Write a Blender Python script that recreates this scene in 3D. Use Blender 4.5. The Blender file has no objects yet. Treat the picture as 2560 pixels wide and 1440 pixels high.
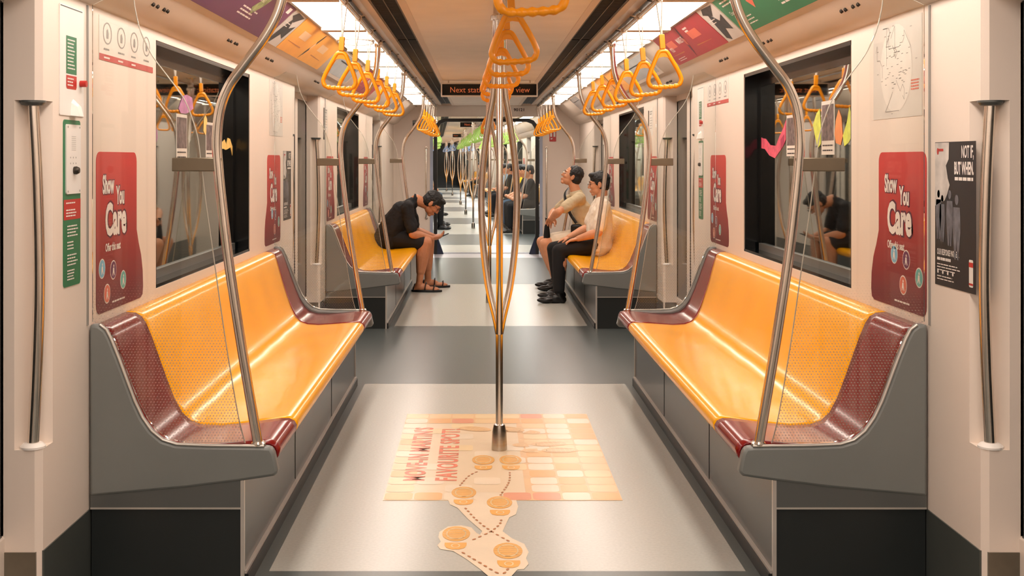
import bpy, bmesh, math, random
from mathutils import Vector, Matrix, noise
random.seed(7)
PI = math.pi
SC = bpy.context.scene
COL = SC.collection

# ------------------------------------------------------------------ camera, world, exposure
cam = bpy.data.cameras.new('camera'); cam_o = bpy.data.objects.new('camera', cam); COL.objects.link(cam_o)
cam_o.location = (-.093, 0, 1.40); cam_o.rotation_euler = (PI/2, 0, 0)
cam.sensor_width = 36; cam.lens = 42.2; cam.shift_x = .03125; cam.shift_y = -.1258
cam.clip_start = .05; cam.clip_end = 300
SC.camera = cam_o
w = bpy.data.worlds.new('tunnel_dark'); SC.world = w; w.use_nodes = True
w.node_tree.nodes['Background'].inputs[0].default_value = (.10, .14, .16, 1)
w.node_tree.nodes['Background'].inputs[1].default_value = .15
SC.view_settings.view_transform = 'Standard'; SC.view_settings.look = 'None'
SC.view_settings.exposure = 0.07; SC.view_settings.gamma = 1.0
SC.view_settings.use_curve_mapping = False
LAMP_COLOR = (1.0, .865, .755); LAMP_STRENGTH = 11.5

# ------------------------------------------------------------------ materials
def lin(c):
    return tuple(((v/255)/12.92 if v/255 <= .04045 else ((v/255+.055)/1.055)**2.4) for v in c)
MATS = {}
def mat(name, rgb, rough=.5, metal=0., var=.06, scale=6., bump=0., bscale=80., spec=.5, coat=0., stretch=None):
    if name in MATS: return MATS[name]
    m = bpy.data.materials.new(name); m.use_nodes = True; nt = m.node_tree
    b = nt.nodes['Principled BSDF']; c = lin(rgb)
    b.inputs['Roughness'].default_value = rough; b.inputs['Metallic'].default_value = metal
    b.inputs['Specular IOR Level'].default_value = spec; b.inputs['Coat Weight'].default_value = coat
    b.inputs['Coat Roughness'].default_value = .05
    tc = nt.nodes.new('ShaderNodeTexCoord'); src = tc.outputs['Object']
    if stretch:
        mp = nt.nodes.new('ShaderNodeMapping'); mp.inputs['Scale'].default_value = stretch
        nt.links.new(src, mp.inputs[0]); src = mp.outputs[0]
    n = nt.nodes.new('ShaderNodeTexNoise'); n.inputs['Scale'].default_value = scale; n.inputs['Detail'].default_value = 4
    nt.links.new(src, n.inputs['Vector'])
    r = nt.nodes.new('ShaderNodeValToRGB')
    r.color_ramp.elements[0].position = .3; r.color_ramp.elements[1].position = .7
    r.color_ramp.elements[0].color = tuple(x*(1-var) for x in c)+(1,)
    r.color_ramp.elements[1].color = tuple(min(1, x*(1+var)) for x in c)+(1,)
    nt.links.new(n.outputs['Fac'], r.inputs[0]); nt.links.new(r.outputs[0], b.inputs['Base Color'])
    if bump:
        n2 = nt.nodes.new('ShaderNodeTexNoise'); n2.inputs['Scale'].default_value = bscale
        nt.links.new(src, n2.inputs['Vector'])
        bp = nt.nodes.new('ShaderNodeBump'); bp.inputs['Strength'].default_value = bump; bp.inputs['Distance'].default_value = .01
        nt.links.new(n2.outputs['Fac'], bp.inputs['Height']); nt.links.new(bp.outputs[0], b.inputs['Normal'])
    MATS[name] = m; return m
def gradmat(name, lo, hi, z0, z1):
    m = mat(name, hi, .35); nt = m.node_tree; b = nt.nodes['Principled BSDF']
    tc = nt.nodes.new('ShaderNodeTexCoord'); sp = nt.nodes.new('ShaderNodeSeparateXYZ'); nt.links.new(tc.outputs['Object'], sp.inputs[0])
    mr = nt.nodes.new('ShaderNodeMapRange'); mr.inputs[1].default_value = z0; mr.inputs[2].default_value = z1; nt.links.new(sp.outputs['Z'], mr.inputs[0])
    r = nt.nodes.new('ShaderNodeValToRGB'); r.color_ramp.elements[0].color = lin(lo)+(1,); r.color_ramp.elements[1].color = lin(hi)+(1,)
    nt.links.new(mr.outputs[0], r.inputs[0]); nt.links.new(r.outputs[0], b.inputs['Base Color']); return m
def emis(name, rgb, strength, linear=None):
    if name in MATS: return MATS[name]
    m = bpy.data.materials.new(name); m.use_nodes = True; nt = m.node_tree
    nt.nodes.remove(nt.nodes['Principled BSDF'])
    e = nt.nodes.new('ShaderNodeEmission'); e.inputs[0].default_value = (linear or lin(rgb))+(1,); e.inputs[1].default_value = strength
    nt.links.new(e.outputs[0], nt.nodes['Material Output'].inputs[0]); MATS[name] = m; return m
def glassmat(name, tint=(.93,.95,.93), refl=.06, dots=False, rough=.02, ior=1.5):
    if name in MATS: return MATS[name]
    m = bpy.data.materials.new(name); m.use_nodes = True; nt = m.node_tree; L = nt.links
    nt.nodes.remove(nt.nodes['Principled BSDF'])
    t = nt.nodes.new('ShaderNodeBsdfTransparent'); t.inputs[0].default_value = tint+(1,)
    g = nt.nodes.new('ShaderNodeBsdfGlossy'); g.inputs['Roughness'].default_value = rough; g.inputs[0].default_value = (.92,.97,.95,1)
    fr = nt.nodes.new('ShaderNodeFresnel'); fr.inputs[0].default_value = ior
    ad = nt.nodes.new('ShaderNodeMath'); ad.operation = 'ADD'; ad.use_clamp = True; ad.inputs[1].default_value = refl
    L.new(fr.outputs[0], ad.inputs[0])
    mx = nt.nodes.new('ShaderNodeMixShader'); L.new(ad.outputs[0], mx.inputs[0]); L.new(t.outputs[0], mx.inputs[1]); L.new(g.outputs[0], mx.inputs[2])
    out = mx.outputs[0]
    if dots:
        tc = nt.nodes.new('ShaderNodeTexCoord')
        sp = nt.nodes.new('ShaderNodeSeparateXYZ'); L.new(tc.outputs['Object'], sp.inputs[0])
        def M(op, a, b=None, clamp=False):
            n = nt.nodes.new('ShaderNodeMath'); n.operation = op; n.use_clamp = clamp
            for i, q in enumerate((a, b)):
                if q is None: continue
                if isinstance(q, (int, float)): n.inputs[i].default_value = q
                else: L.new(q, n.inputs[i])
            return n.outputs[0]
        P = .0105                                   # staggered round frit dots that shrink away upwards
        x = M('DIVIDE', sp.outputs['X'], P); z = M('DIVIDE', sp.outputs['Z'], P*.866)
        row = M('FLOOR', z); par = M('MULTIPLY', M('PINGPONG', row, 1.0), .5)
        fx = M('SUBTRACT', M('FRACT', M('ADD', x, par)), .5); fz = M('SUBTRACT', M('FRACT', z), .5)
        d = M('SQRT', M('ADD', M('MULTIPLY', fx, fx), M('MULTIPLY', M('MULTIPLY', fz, fz), .75)))
        rad = M('MULTIPLY', M('SUBTRACT', 1.06, sp.outputs['Z']), .55, True)
        rad = M('MINIMUM', rad, .165)
        on = M('LESS_THAN', d, rad)
        df = nt.nodes.new('ShaderNodeBsdfDiffuse'); df.inputs[0].default_value = (.50,.46,.42,1)
        m2 = nt.nodes.new('ShaderNodeMixShader'); L.new(M('MULTIPLY', on, .52), m2.inputs[0]); L.new(out, m2.inputs[1]); L.new(df.outputs[0], m2.inputs[2])
        out = m2.outputs[0]
    L.new(out, nt.nodes['Material Output'].inputs[0]); MATS[name] = m; return m

WALL = mat('wall_laminate', (236,221,208), .38, var=.02, scale=2)
CREAM = mat('cream_panel', (226,208,190), .4, var=.03, scale=2)
TAN = mat('tan_ceiling', (246,234,220), .55, var=.04, scale=3)
KICK = mat('dark_kick_plate', (76,80,77), .28, .1, var=.15, scale=1.2)
STEEL = mat('brushed_steel', (190,182,172), .24, 1., var=.08, scale=8, stretch=(1,1,30))
STEELP = mat('pole_steel', (222,214,204), .20, 1., var=.06, scale=10)
STEELD = mat('worn_steel_plate', (125,118,104), .35, .6, var=.25, scale=5)
GREY = mat('grey_grp', (121,124,122), .38, var=.04, scale=4, bump=.03, bscale=400)
GREYD = mat('dark_grey_base', (36,40,40), .28, .0, var=.10, scale=1.5)
GREYM = mat('mid_grey_base', (92,94,92), .3, .1, var=.08, scale=1.5)
TRIM = mat('satin_trim', (205,198,190), .3, .5)
YEL = mat('yellow_seat', (255,178,2), .24, var=.02, scale=3, coat=.15, spec=.3)
MAR = mat('maroon_seat', (124,14,14), .22, var=.06, scale=3, coat=.12, spec=.35)
ORG = mat('orange_plastic', (250,156,14), .3, var=.04, scale=10)
GRN = mat('green_plastic', (176,224,110), .35, var=.04)
BLU = mat('blue_plastic', (150,180,225), .35, var=.04)
BLACK = mat('black_rubber', (11,14,17), .4, var=.15)
BLACKG = mat('black_gloss', (9,12,14), .12, var=.1)
FL = mat('light_floor', (186,187,180), .27, var=.05, scale=90, bump=.02, bscale=300)
FD = mat('dark_floor', (84,92,92), .30, var=.06, scale=90, bump=.02, bscale=300)
FV = mat('threshold_plate', (205,202,210), .3, .2)
STRAP = mat('strap_webbing', (228,214,200), .6, var=.04)
WHITE = mat('white_plastic', (238,232,226), .4, var=.02)
DARKM = mat('dark_metal', (66,60,54), .35, .7, var=.15)
GRILLE = mat('grille_louvre', (66,66,66), .45, .3, var=.1)
DIFF = emis('lamp_diffuser', None, LAMP_STRENGTH, LAMP_COLOR)
DIFF2 = emis('cool_lamp_diffuser', None, 15.0, (.98, .96, .90))
PANE = glassmat('window_glass', (.25,.30,.30), .34, ior=1.45)
SCREEN = glassmat('dotted_screen_glass', (.96,.97,.96), .0, dots=True, ior=1.38)
EDGE = mat('glass_edge', (190,182,168), .3)
BRK = mat('bracket_steel', (128,116,98), .3, .7, var=.12)
NAVY = mat('navy_trim', (28,40,66), .35)

# ------------------------------------------------------------------ mesh builder
FR = Matrix.Identity(4)                # frame of the car being built
class B:
    def __init__(s): s.v = []; s.f = []; s.m = []
    def add(s, vs, fs, mi=0):
        o = len(s.v); s.v += [tuple(p) for p in vs]; s.f += [tuple(i+o for i in f) for f in fs]; s.m += [mi]*len(fs); return s
    def box(s, x0, x1, y0, y1, z0, z1, mi=0):
        vs = [(x, y, z) for x in (x0, x1) for y in (y0, y1) for z in (z0, z1)]
        return s.add(vs, [(0,1,3,2),(4,6,7,5),(0,4,5,1),(2,3,7,6),(0,2,6,4),(1,5,7,3)], mi)
    def prism(s, poly, axis, a, b, mi=0):
        n = len(poly)
        g = {'y': lambda p, t: (p[0], t, p[1]), 'x': lambda p, t: (t, p[0], p[1]), 'z': lambda p, t: (p[0], p[1], t)}[axis]
        vs = [g(p, a) for p in poly]+[g(p, b) for p in poly]
        return s.add(vs, [tuple(range(n)), tuple(range(2*n-1, n-1, -1))]+[(i, (i+1) % n, (i+1) % n+n, i+n) for i in range(n)], mi)
    def tube(s, pts, r, seg=12, mi=0, closed=False, flat=1.):
        pts = [Vector(p) for p in pts]; n = len(pts)
        rs = r if isinstance(r, (list, tuple)) else [r]*n
        T = []
        for i in range(n):
            a = pts[i-1] if (i > 0 or closed) else pts[0]; b = pts[(i+1) % n] if (i < n-1 or closed) else pts[-1]
            T.append((b-a).normalized())
        up = Vector((0,0,1)) if abs(T[0].z) < .9 else Vector((0,1,0))
        N = (up-T[0]*up.dot(T[0])).normalized(); vs = []
        for i in range(n):
            if i: N = (N-T[i]*N.dot(T[i])).normalized()
            Bn = T[i].cross(N)
            for k in range(seg):
                a = 2*PI*k/seg; vs.append(pts[i]+N*math.cos(a)*rs[i]+Bn*math.sin(a)*rs[i]*flat)
        fs = []
        for i in range(n if closed else n-1):
            j = (i+1) % n
            for k in range(seg):
                l = (k+1) % seg; fs.append((i*seg+k, i*seg+l, j*seg+l, j*seg+k))
        if not closed: fs += [tuple(range(seg-1, -1, -1)), tuple(range((n-1)*seg, n*seg))]
        return s.add(vs, fs, mi)
    def lathe(s, prof, c, seg=24, mi=0, M=None):
        vs = []; n = len(prof)
        for r, z in prof:
            for k in range(seg):
                a = 2*PI*k/seg; p = Vector((r*math.cos(a), r*math.sin(a), z))
                if M: p = M @ p
                vs.append(p+Vector(c))
        fs = [(i*seg+k, i*seg+(k+1) % seg, (i+1)*seg+(k+1) % seg, (i+1)*seg+k) for i in range(n-1) for k in range(seg)]
        fs += [tuple(range(seg-1, -1, -1)), tuple(range((n-1)*seg, n*seg))]
        return s.add(vs, fs, mi)
    def ell(s, c, rad, R=None, seg=16, rings=10, mi=0):
        vs = []; c = Vector(c)
        for i in range(1, rings):
            t = PI*i/rings
            for k in range(seg):
                a = 2*PI*k/seg
                p = Vector((rad[0]*math.sin(t)*math.cos(a), rad[1]*math.sin(t)*math.sin(a), rad[2]*math.cos(t)))
                vs.append((R @ p if R else p)+c)
        tp = Vector((0,0,rad[2])); bt = -tp
        vs += [(R @ tp if R else tp)+c, (R @ bt if R else bt)+c]; n = len(vs)
        fs = [(i*seg+k, (i+1)*seg+k, (i+1)*seg+(k+1) % seg, i*seg+(k+1) % seg) for i in range(rings-2) for k in range(seg)]
        fs += [(n-2, k, (k+1) % seg) for k in range(seg)]+[(n-1, (rings-2)*seg+(k+1) % seg, (rings-2)*seg+k) for k in range(seg)]
        return s.add(vs, fs, mi)
    def cap(s, p, q, r0, r1=None, seg=14):
        p = Vector(p); q = Vector(q); r1 = r0 if r1 is None else r1
        d = (q-p); L = d.length; d = d/max(L, 1e-6)
        pts = []; rs = []
        for i in range(1, 5):
            a = PI/2*(1-i/4.5); pts.append(p-d*r0*math.sin(a)); rs.append(max(r0*math.cos(a), 1e-4))
        pts += [p.copy(), q.copy()]; rs += [r0, r1]
        for i in range(4, 0, -1):
            a = PI/2*(1-i/4.5); pts.append(q+d*r1*math.sin(a)); rs.append(max(r1*math.cos(a), 1e-4))
        return s.tube(pts, rs, seg)
    def mesh(s, name, mats, angle=38, recalc=True):
        me = bpy.data.meshes.new(name); me.from_pydata(s.v, [], s.f)
        for m in (mats if isinstance(mats, (list, tuple)) else [mats]): me.materials.append(m)
        me.polygons.foreach_set('material_index', s.m)
        if recalc:
            bm = bmesh.new(); bm.from_mesh(me); bmesh.ops.recalc_face_normals(bm, faces=bm.faces); bm.to_mesh(me); bm.free()
        me.polygons.foreach_set('use_smooth', [True]*len(me.polygons))
        me.set_sharp_from_angle(angle=math.radians(angle)); me.update(); return me
    def obj(s, name, mats, parent=None, bevel=0, angle=38, solid=0, remesh=0, smooth=0, recalc=True, sub=0):
        o = bpy.data.objects.new(name, s.mesh(name, mats, angle, recalc)); COL.objects.link(o)
        if parent: o.parent = parent
        else: o.matrix_world = FR.copy()
        if remesh:
            md = o.modifiers.new('union', 'REMESH'); md.mode = 'VOXEL'; md.voxel_size = remesh; md.use_smooth_shade = True
        if smooth:
            md = o.modifiers.new('soften', 'SMOOTH'); md.iterations = smooth; md.factor = .5
        if solid:
            md = o.modifiers.new('thickness', 'SOLIDIFY'); md.thickness = solid; md.offset = 0
        if bevel:
            md = o.modifiers.new('edge', 'BEVEL'); md.width = bevel; md.segments = 2; md.limit_method = 'ANGLE'; md.angle_limit = math.radians(40); md.harden_normals = False
        if sub:
            md = o.modifiers.new('sub', 'SUBSURF'); md.levels = sub; md.render_levels = sub
        return o
def tag(o, label=None, cat=None, group=None, kind=None):
    if label: o['label'] = label
    if cat: o['category'] = cat
    if group: o['group'] = group
    if kind: o['kind'] = kind
    return o
def struct(o, label=None): o['kind'] = 'structure'; return tag(o, label)
def thing(name, label, cat, loc=(0,0,0), group=None, rot=(0,0,0)):
    o = bpy.data.objects.new(name, None); COL.objects.link(o); o.empty_display_size = .1
    o.matrix_world = FR @ (Matrix.Translation(loc) @ __import__('mathutils').Euler(rot).to_matrix().to_4x4())
    return tag(o, label, cat, group)
KIDS = {}
def dup(root, M, label=None, group=None):
    def cp(o, par):
        c = o.copy(); COL.objects.link(c)
        if par: c.parent = par
        for ch in [k for k in ALL if k.parent == o]: cp(ch, c)
        return c
    ALL = list(COL.objects)
    r = cp(root, None); r.matrix_world = FR @ M
    if label: r['label'] = label
    if group: r['group'] = group
    return r
def smooth_path(pts, n=6):
    pts = [Vector(p) for p in pts]; out = []
    for i in range(len(pts)-1):
        p0 = pts[max(i-1, 0)]; p1 = pts[i]; p2 = pts[i+1]; p3 = pts[min(i+2, len(pts)-1)]
        for k in range(n):
            t = k/n
            out.append(.5*((2*p1)+(-p0+p2)*t+(2*p0-5*p1+4*p2-p3)*t*t+(-p0+3*p1-3*p2+p3)*t**3))
    out.append(pts[-1]); return out
def rrect(x0, x1, z0, z1, r, n=4):
    out = []
    for cx, cz, a0 in ((x1-r, z1-r, 0), (x0+r, z1-r, 90), (x0+r, z0+r, 180), (x1-r, z0+r, 270)):
        for k in range(n+1):
            a = math.radians(a0+90*k/n); out.append((cx+r*math.cos(a), cz+r*math.sin(a)))
    return out
def oval(cx, cz, rx, rz, n=20, rot=0):
    return [(cx+rx*math.cos(a)*math.cos(rot)-rz*math.sin(a)*math.sin(rot), cz+rx*math.cos(a)*math.sin(rot)+rz*math.sin(a)*math.cos(rot)) for a in [2*PI*k/n for k in range(n)]]

# ------------------------------------------------------------------ flat printed work: stickers, posters, screens
TXT = {}
def text_polys(body, size, bold=0., xs=1., align='LEFT', space=1.):
    key = (body, bold)
    if key not in TXT:
        c = bpy.data.curves.new('t', 'FONT'); c.body = body; c.size = 1; c.offset = bold; c.space_character = space
        c.resolution_u = 3
        o = bpy.data.objects.new('t', c); COL.objects.link(o)
        me = bpy.data.meshes.new_from_object(o)
        TXT[key] = ([tuple(v.co[:2]) for v in me.vertices], [tuple(p.vertices) for p in me.polygons])
        bpy.data.objects.remove(o); bpy.data.meshes.remove(me); bpy.data.curves.remove(c)
    vs, fs = TXT[key]
    if not vs: return [], []
    wd = max(v[0] for v in vs); mn = min(v[0] for v in vs)
    off = {'LEFT': mn, 'CENTER': (wd+mn)/2, 'RIGHT': wd}[align]
    return [((v[0]-off)*size*xs, v[1]*size) for v in vs], fs
class Art:
    """origin + right/up directions of a real flat surface; layers lie a fraction of a millimetre apart"""
    def __init__(s, o, r, u): s.o = Vector(o); s.r = Vector(r).normalized(); s.u = Vector(u).normalized(); s.n = s.r.cross(s.u); s.k = {}
    def P(s, p, h): return s.o+s.r*p[0]+s.u*p[1]+s.n*h
    def layer(s, name, m, shapes, h, parent=None, thick=0):
        if parent and len(shapes) > 1 and any(q[0] == 'T' for q in shapes):      # every word a part of its own
            rest = [q for q in shapes if q[0] != 'T']
            for q in shapes:
                if q[0] == 'T': s.layer(name, m, [q], h, parent)
            return s.layer('fine_print', m, rest, h, parent) if rest else None
        b = B()
        for sh in shapes:
            if sh[0] == 'P':
                n = len(sh[1])
                if thick: b.add([s.P(p, h) for p in sh[1]]+[s.P(p, h-thick) for p in sh[1]], [tuple(range(n)), tuple(range(2*n-1, n-1, -1))]+[(i, i+n, (i+1) % n+n, (i+1) % n) for i in range(n)])
                else: b.add([s.P(p, h) for p in sh[1]], [tuple(range(n))])
            else:
                _, body, x, z, size, kw = sh
                kw = dict(kw); rot = kw.pop('rot', 0)
                vs, fs = text_polys(body, size, **kw)
                if vs: b.add([s.P((x+v[0]*math.cos(rot)-v[1]*math.sin(rot), z+v[0]*math.sin(rot)+v[1]*math.cos(rot)), h) for v in vs], fs)
        return b.obj(name, m, parent, recalc=bool(thick))
def T(body, x, z, size, **kw): return ('T', body, x, z, size, kw)
def Pp(poly): return ('P', poly)
def lines(x, z, w, n, dz, h, seed=0, ragged=.3):
    rnd = random.Random(seed); out = []
    for i in range(n):
        ww = w*(1-rnd.random()*ragged); x0 = x
        while x0 < x+ww-.001:
            l = min(rnd.uniform(.1, .25)*w, x+ww-x0); out.append(Pp([(x0, z-i*dz), (x0+l*.86, z-i*dz), (x0+l*.86, z-i*dz+h), (x0, z-i*dz+h)])); x0 += l
    return out
def side_art(s, W, y, z):
    """drawing frame on a side wall; x runs to the reader's right"""
    return Art((s*W, y, z), (0, -s, 0), (0, 0, 1))
W = 1.37; DX = 1.475; ZT = 1.91        # wall plane, door plane, top of wall
ORD = ['nearest', 'second', 'third', 'fourth', 'fifth', 'sixth', 'seventh', 'eighth', 'ninth', 'tenth']+[f'{k}th' for k in range(11, 41) if k not in (21,22,23,31,32,33)]
SIDE = {-1: 'left', 1: 'right'}

# ------------------------------------------------------------------ shell of a car
def floor(y0, y1, darks, plates=()):
    b = B(); cuts = sorted({y0, y1, *[q for d in darks for q in d], *[q for d in plates for q in d]})
    for a, c in zip(cuts, cuts[1:]):
        mid = (a+c)/2; dark = any(d[0] <= mid <= d[1] for d in darks); pl = any(d[0] <= mid <= d[1] for d in plates)
        b.box(-.81, .81, a, c, -.05, 0, 2 if pl else (1 if dark else 0))
        b.box(-1.56, -.81, a, c, -.05, 0, 1); b.box(.81, 1.56, a, c, -.05, 0, 1)
    return struct(b.obj('floor', [FL, FD, FV]), 'car floor in wide light and dark bands')
def ceiling(y0, y1):
    b = B()
    b.box(-.465, .465, y0, y1, 2.19, 2.22, 0)
    for s in (-1, 1):
        def q(pts, mi): b.prism([(s*x, z) for x, z in pts], 'y', y0, y1, mi)
        q([(.465,2.187),(.505,2.187),(.505,2.24),(.465,2.24)], 1)
        q([(.655,2.195),(.70,2.20),(.755,2.172),(.765,2.172),(.765,2.25),(.655,2.25)], 1)
        q([(.505,2.25),(.655,2.25),(.655,2.27),(.505,2.27)], 3)
        q([(.765,2.19),(1.02,2.19),(1.02,2.25),(.765,2.25)], 1)
        q([(1.02,2.172),(1.035,2.172),(1.035,2.25),(1.02,2.25)], 2)
        q([(1.035,2.178),(1.215,2.012),(1.245,2.00),(1.31,1.93),(1.37,1.905),(1.56,1.905),(1.56,2.0),(1.30,2.06),(1.05,2.25),(1.035,2.25)], 1)
    return struct(b.obj('ceiling', [TAN, CREAM, STEEL, BLACK], angle=25), 'curved car ceiling with light coves')
def grilles(y0, y1, n, where):
    L = (y1-y0)/n
    for s in (-1, 1):
        for k in range(n):
            a = y0+k*L
            if a+L < 1.0: continue
            b = B()
            b.prism([(s*.507,2.193),(s*.517,2.193),(s*.517,2.232),(s*.507,2.232)], 'y', a+.01, a+L-.01)
            b.prism([(s*.643,2.197),(s*.653,2.197),(s*.653,2.232),(s*.643,2.232)], 'y', a+.01, a+L-.01)
            b.prism([(s*.578,2.200),(s*.584,2.200),(s*.584,2.225),(s*.578,2.225)], 'y', a+.01, a+L-.01)
            m = int((L-.02)/.03)
            for i in range(m):
                y = a+.015+i*.03
                b.prism([(y, 2.206), (y+.004, 2.204), (y+.014, 2.226), (y+.010, 2.228)], 'x', min(s*.517, s*.643), max(s*.517, s*.643))
            tag(b.obj('air_grille', GRILLE), f'dark louvred air grille beside the {SIDE[s]} lamps, {ORD[min(k,9)]} length {where}', 'air grille', f'air grilles in the ceiling {where}')
def tracks(y0, y1, where):
    for s in (-1, 1):
        b = B(); y = y0
        while y < y1-.3:
            b.prism([(s*.705,2.155),(s*.735,2.150),(s*.738,2.158),(s*.709,2.164)], 'y', y+.06, min(y+.62, y1)); y += .67
        tag(b.obj('slotted_channel', DARKM), f'dark slotted channel running above the {SIDE[s]} handle rail {where}', 'channel')
def lamps(starts, L, where):
    for s in (-1, 1):
        vis = [q for q in starts if q+L > 5.8 or 'front' not in where]
        for k, y in enumerate(starts):
            t = thing('ceiling_lamp', f'{ORD[vis.index(y)]} glowing ceiling lamp from the camera over the {SIDE[s]} seats of {where}' if y in vis else f'glowing ceiling lamp above and behind the camera over the {SIDE[s]} seats', 'ceiling lamp', (s*.893, y, 2.17), f'lamps along the {SIDE[s]} ceiling {where}')
            B().prism([(-.122,.012),(-.120,.004),(-.06,.001),(0,0),(.06,.001),(.120,.004),(.122,.012)], 'y', 0, L).obj('diffuser', DIFF if 'front' in where else DIFF2, t)
            fb = B()
            fb.box(-.127, -.122, 0, L, -.002, .014); fb.box(.122, .127, 0, L, -.002, .014)
            fb.box(-.127, .127, -.05, 0, -.018, .014); fb.box(-.127, .127, L, L+.05, -.018, .014)
            fb.obj('frame', CREAM, t)
def rail(x, y0, y1, label, posts):
    t = thing('handle_rail', label, 'rail', (x, y0, 2.13))
    B().tube([(0,0,0), (0,y1-y0,0)], .013).obj('bar', STEELP, t)
    for y in posts:
        b = B(); b.tube([(0, y-y0, 0), (0, y-y0, .065)], .009); b.lathe([(.022, 0), (.022, .006)], (0, y-y0, .053), 16)
        b.obj('post', STEELP, t)
    return t
def door(s, y0, y1, n, label):
    d = B(); my = (y0+y1)/2; X = s*DX; sgn = s
    def leaf(a, c, jamb_low):
        # white leaf with tall dark pane beside the jamb
        pw = .50
        p0, p1 = (a+.02, a+pw) if jamb_low else (c-pw, c-.02)
        q = B()
        x0, x1 = sorted((X, X+s*.03))
        q.box(x0, x1, a, c, 0, .30); q.box(x0, x1, a, c, 1.86, 2.0); q.box(x0, x1, a, p0, .30, 1.86); q.box(x0, x1, p1, c, .30, 1.86)
        g = B().box(min(X+s*.008, X+s*.02), max(X+s*.008, X+s*.02), p0, p1, .30, 1.86)
        return q, g
    r = None
    for a, c, jl in ((y0, my-.008, True), (my+.008, y1, False)):
        q, g = leaf(a, c, jl)
        if r is None:
            r = q.obj(f'door_{n}', WALL, bevel=.004); struct(r, label); g.obj('door_pane', BLACKG, r)
        else:
            lf = q.obj('door_leaf', WALL, r, bevel=.004); g.obj('door_pane', BLACKG, lf)
    x0, x1 = sorted((X-s*.004, X+s*.03)); B().box(x0, x1, my-.008, my+.008, 0, 1.99).obj('door_seal', BLACK, r)
def wall_section(name, s, y0, y1, win, kickcut=True, notch=(True, True), plain=False):
    """one length of side wall between two doors, with its window opening"""
    b = B()
    def bx(a, c, z0, z1, x0=W, x1=DX): b.box(min(s*x0, s*x1), max(s*x0, s*x1), a, c, z0, z1)
    def pz(poly, z0, z1): b.prism([(s*x, y) for x, y in poly], 'z', z0, z1)
    a0, a1 = y0, y1
    for end, sg in ((0, 1), (1, -1)):
        if not notch[end]: continue
        e = y0 if end == 0 else y1
        c1 = e+sg*.11
        ch = [(W+.018, e), (W, e+sg*.018)]
        full = [(DX+.03, e)]+ch+[(W, c1), (DX+.03, c1)]
        pz(full, 0, .554); pz(full, 1.572, ZT+.08)
        pz([(DX+.03, e), (1.447, e), (1.432, e+sg*.035), (1.415, e+sg*.075), (W+.012, e+sg*.088), (W, e+sg*.098), (W, c1), (DX+.03, c1)], .554, 1.572)
        if end == 0: a0 = c1
        else: a1 = c1
    if win:
        bx(a0, win[0], 0, ZT); bx(win[1], a1, 0, ZT); bx(win[0], win[1], 0, .89); bx(win[0], win[1], 1.87, ZT)
    else: bx(a0, a1, 0, ZT)
    o = struct(b.obj(name, WALL, angle=30), f'{SIDE[s]} side wall panels')
    return o
def kick(name, s, y0, y1):
    b = B(); x0, x1 = sorted((s*(W-.004), s*(W+.01)))
    b.box(x0, x1, y0+.016, y1-.016, 0, .257, 0)
    for e in (y0, y1):
        ya, yb = sorted((e, e+(.004 if e == y0 else -.004)))
        b.box(min(s*(W+.014), s*(DX+.03)), max(s*(W+.014), s*(DX+.03)), ya-.004, yb+.004, 0, .257, 1)
    return struct(b.obj(name, [KICK, STEELD]), 'dark kick plate along the foot of the wall')
def window(n, s, y0, y1, where):
    z0, z1 = .89, 1.87; b = B()
    def bx(a, c, p, q, x0=W+.003, x1=DX, mi=0): b.box(min(s*x0, s*x1), max(s*x0, s*x1), a, c, p, q, mi)
    bx(y0, y0+.018, z0, z1); bx(y1-.018, y1, z0, z1); bx(y0, y1, z1-.018, z1); bx(y0, y1, z0, z0+.014)
    bx(y1-.06, y1-.018, z0+.014, z1-.018, 1.45, 1.47)
    bx(y0+.018, y0+.06, z0+.014, z1-.018, 1.45, 1.47)
    bx(y0+.06, y1-.06, z1-.07, z1-.018, 1.45, 1.47); bx(y0+.06, y1-.06, z0+.014, z0+.05, 1.44, 1.47, 1)
    r = struct(b.obj(f'window_{n}', [BLACKG, GREYM]), f'black framed window in the {SIDE[s]} wall {where}')
    x0, x1 = sorted((s*1.456, s*1.462))
    B().box(x0, x1, y0+.055, y1-.055, z0+.045, z1-.065).obj('window_pane', PANE, r)
    return r
def grab_bar(s, y, sg, label, group=None):
    """steel bar in the corner notch of a door jamb"""
    x = s*1.392; yy = y+sg*.030
    t = thing('grab_bar', label, 'grab bar', (x, yy, .554), group)
    B().tube(smooth_path([(s*.012,0,.0),(s*.000,0,.25),(s*-.006,0,.5),(s*0,0,.78),(s*.012,0,1.018)], 6), .0165, 20).obj('bar', STEELP, t)
    c = B(); c.lathe([(.036,0),(.036,.006),(.028,.014),(.018,.016)], (s*.012,0,0), 20); c.obj('collar', WHITE, t)
    c = B(); c.lathe([(.018,1.002),(.03,1.004),(.037,1.012),(.037,1.018)], (s*.012,0,0), 20); c.obj('collar', GREYM, t)
    return t

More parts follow.
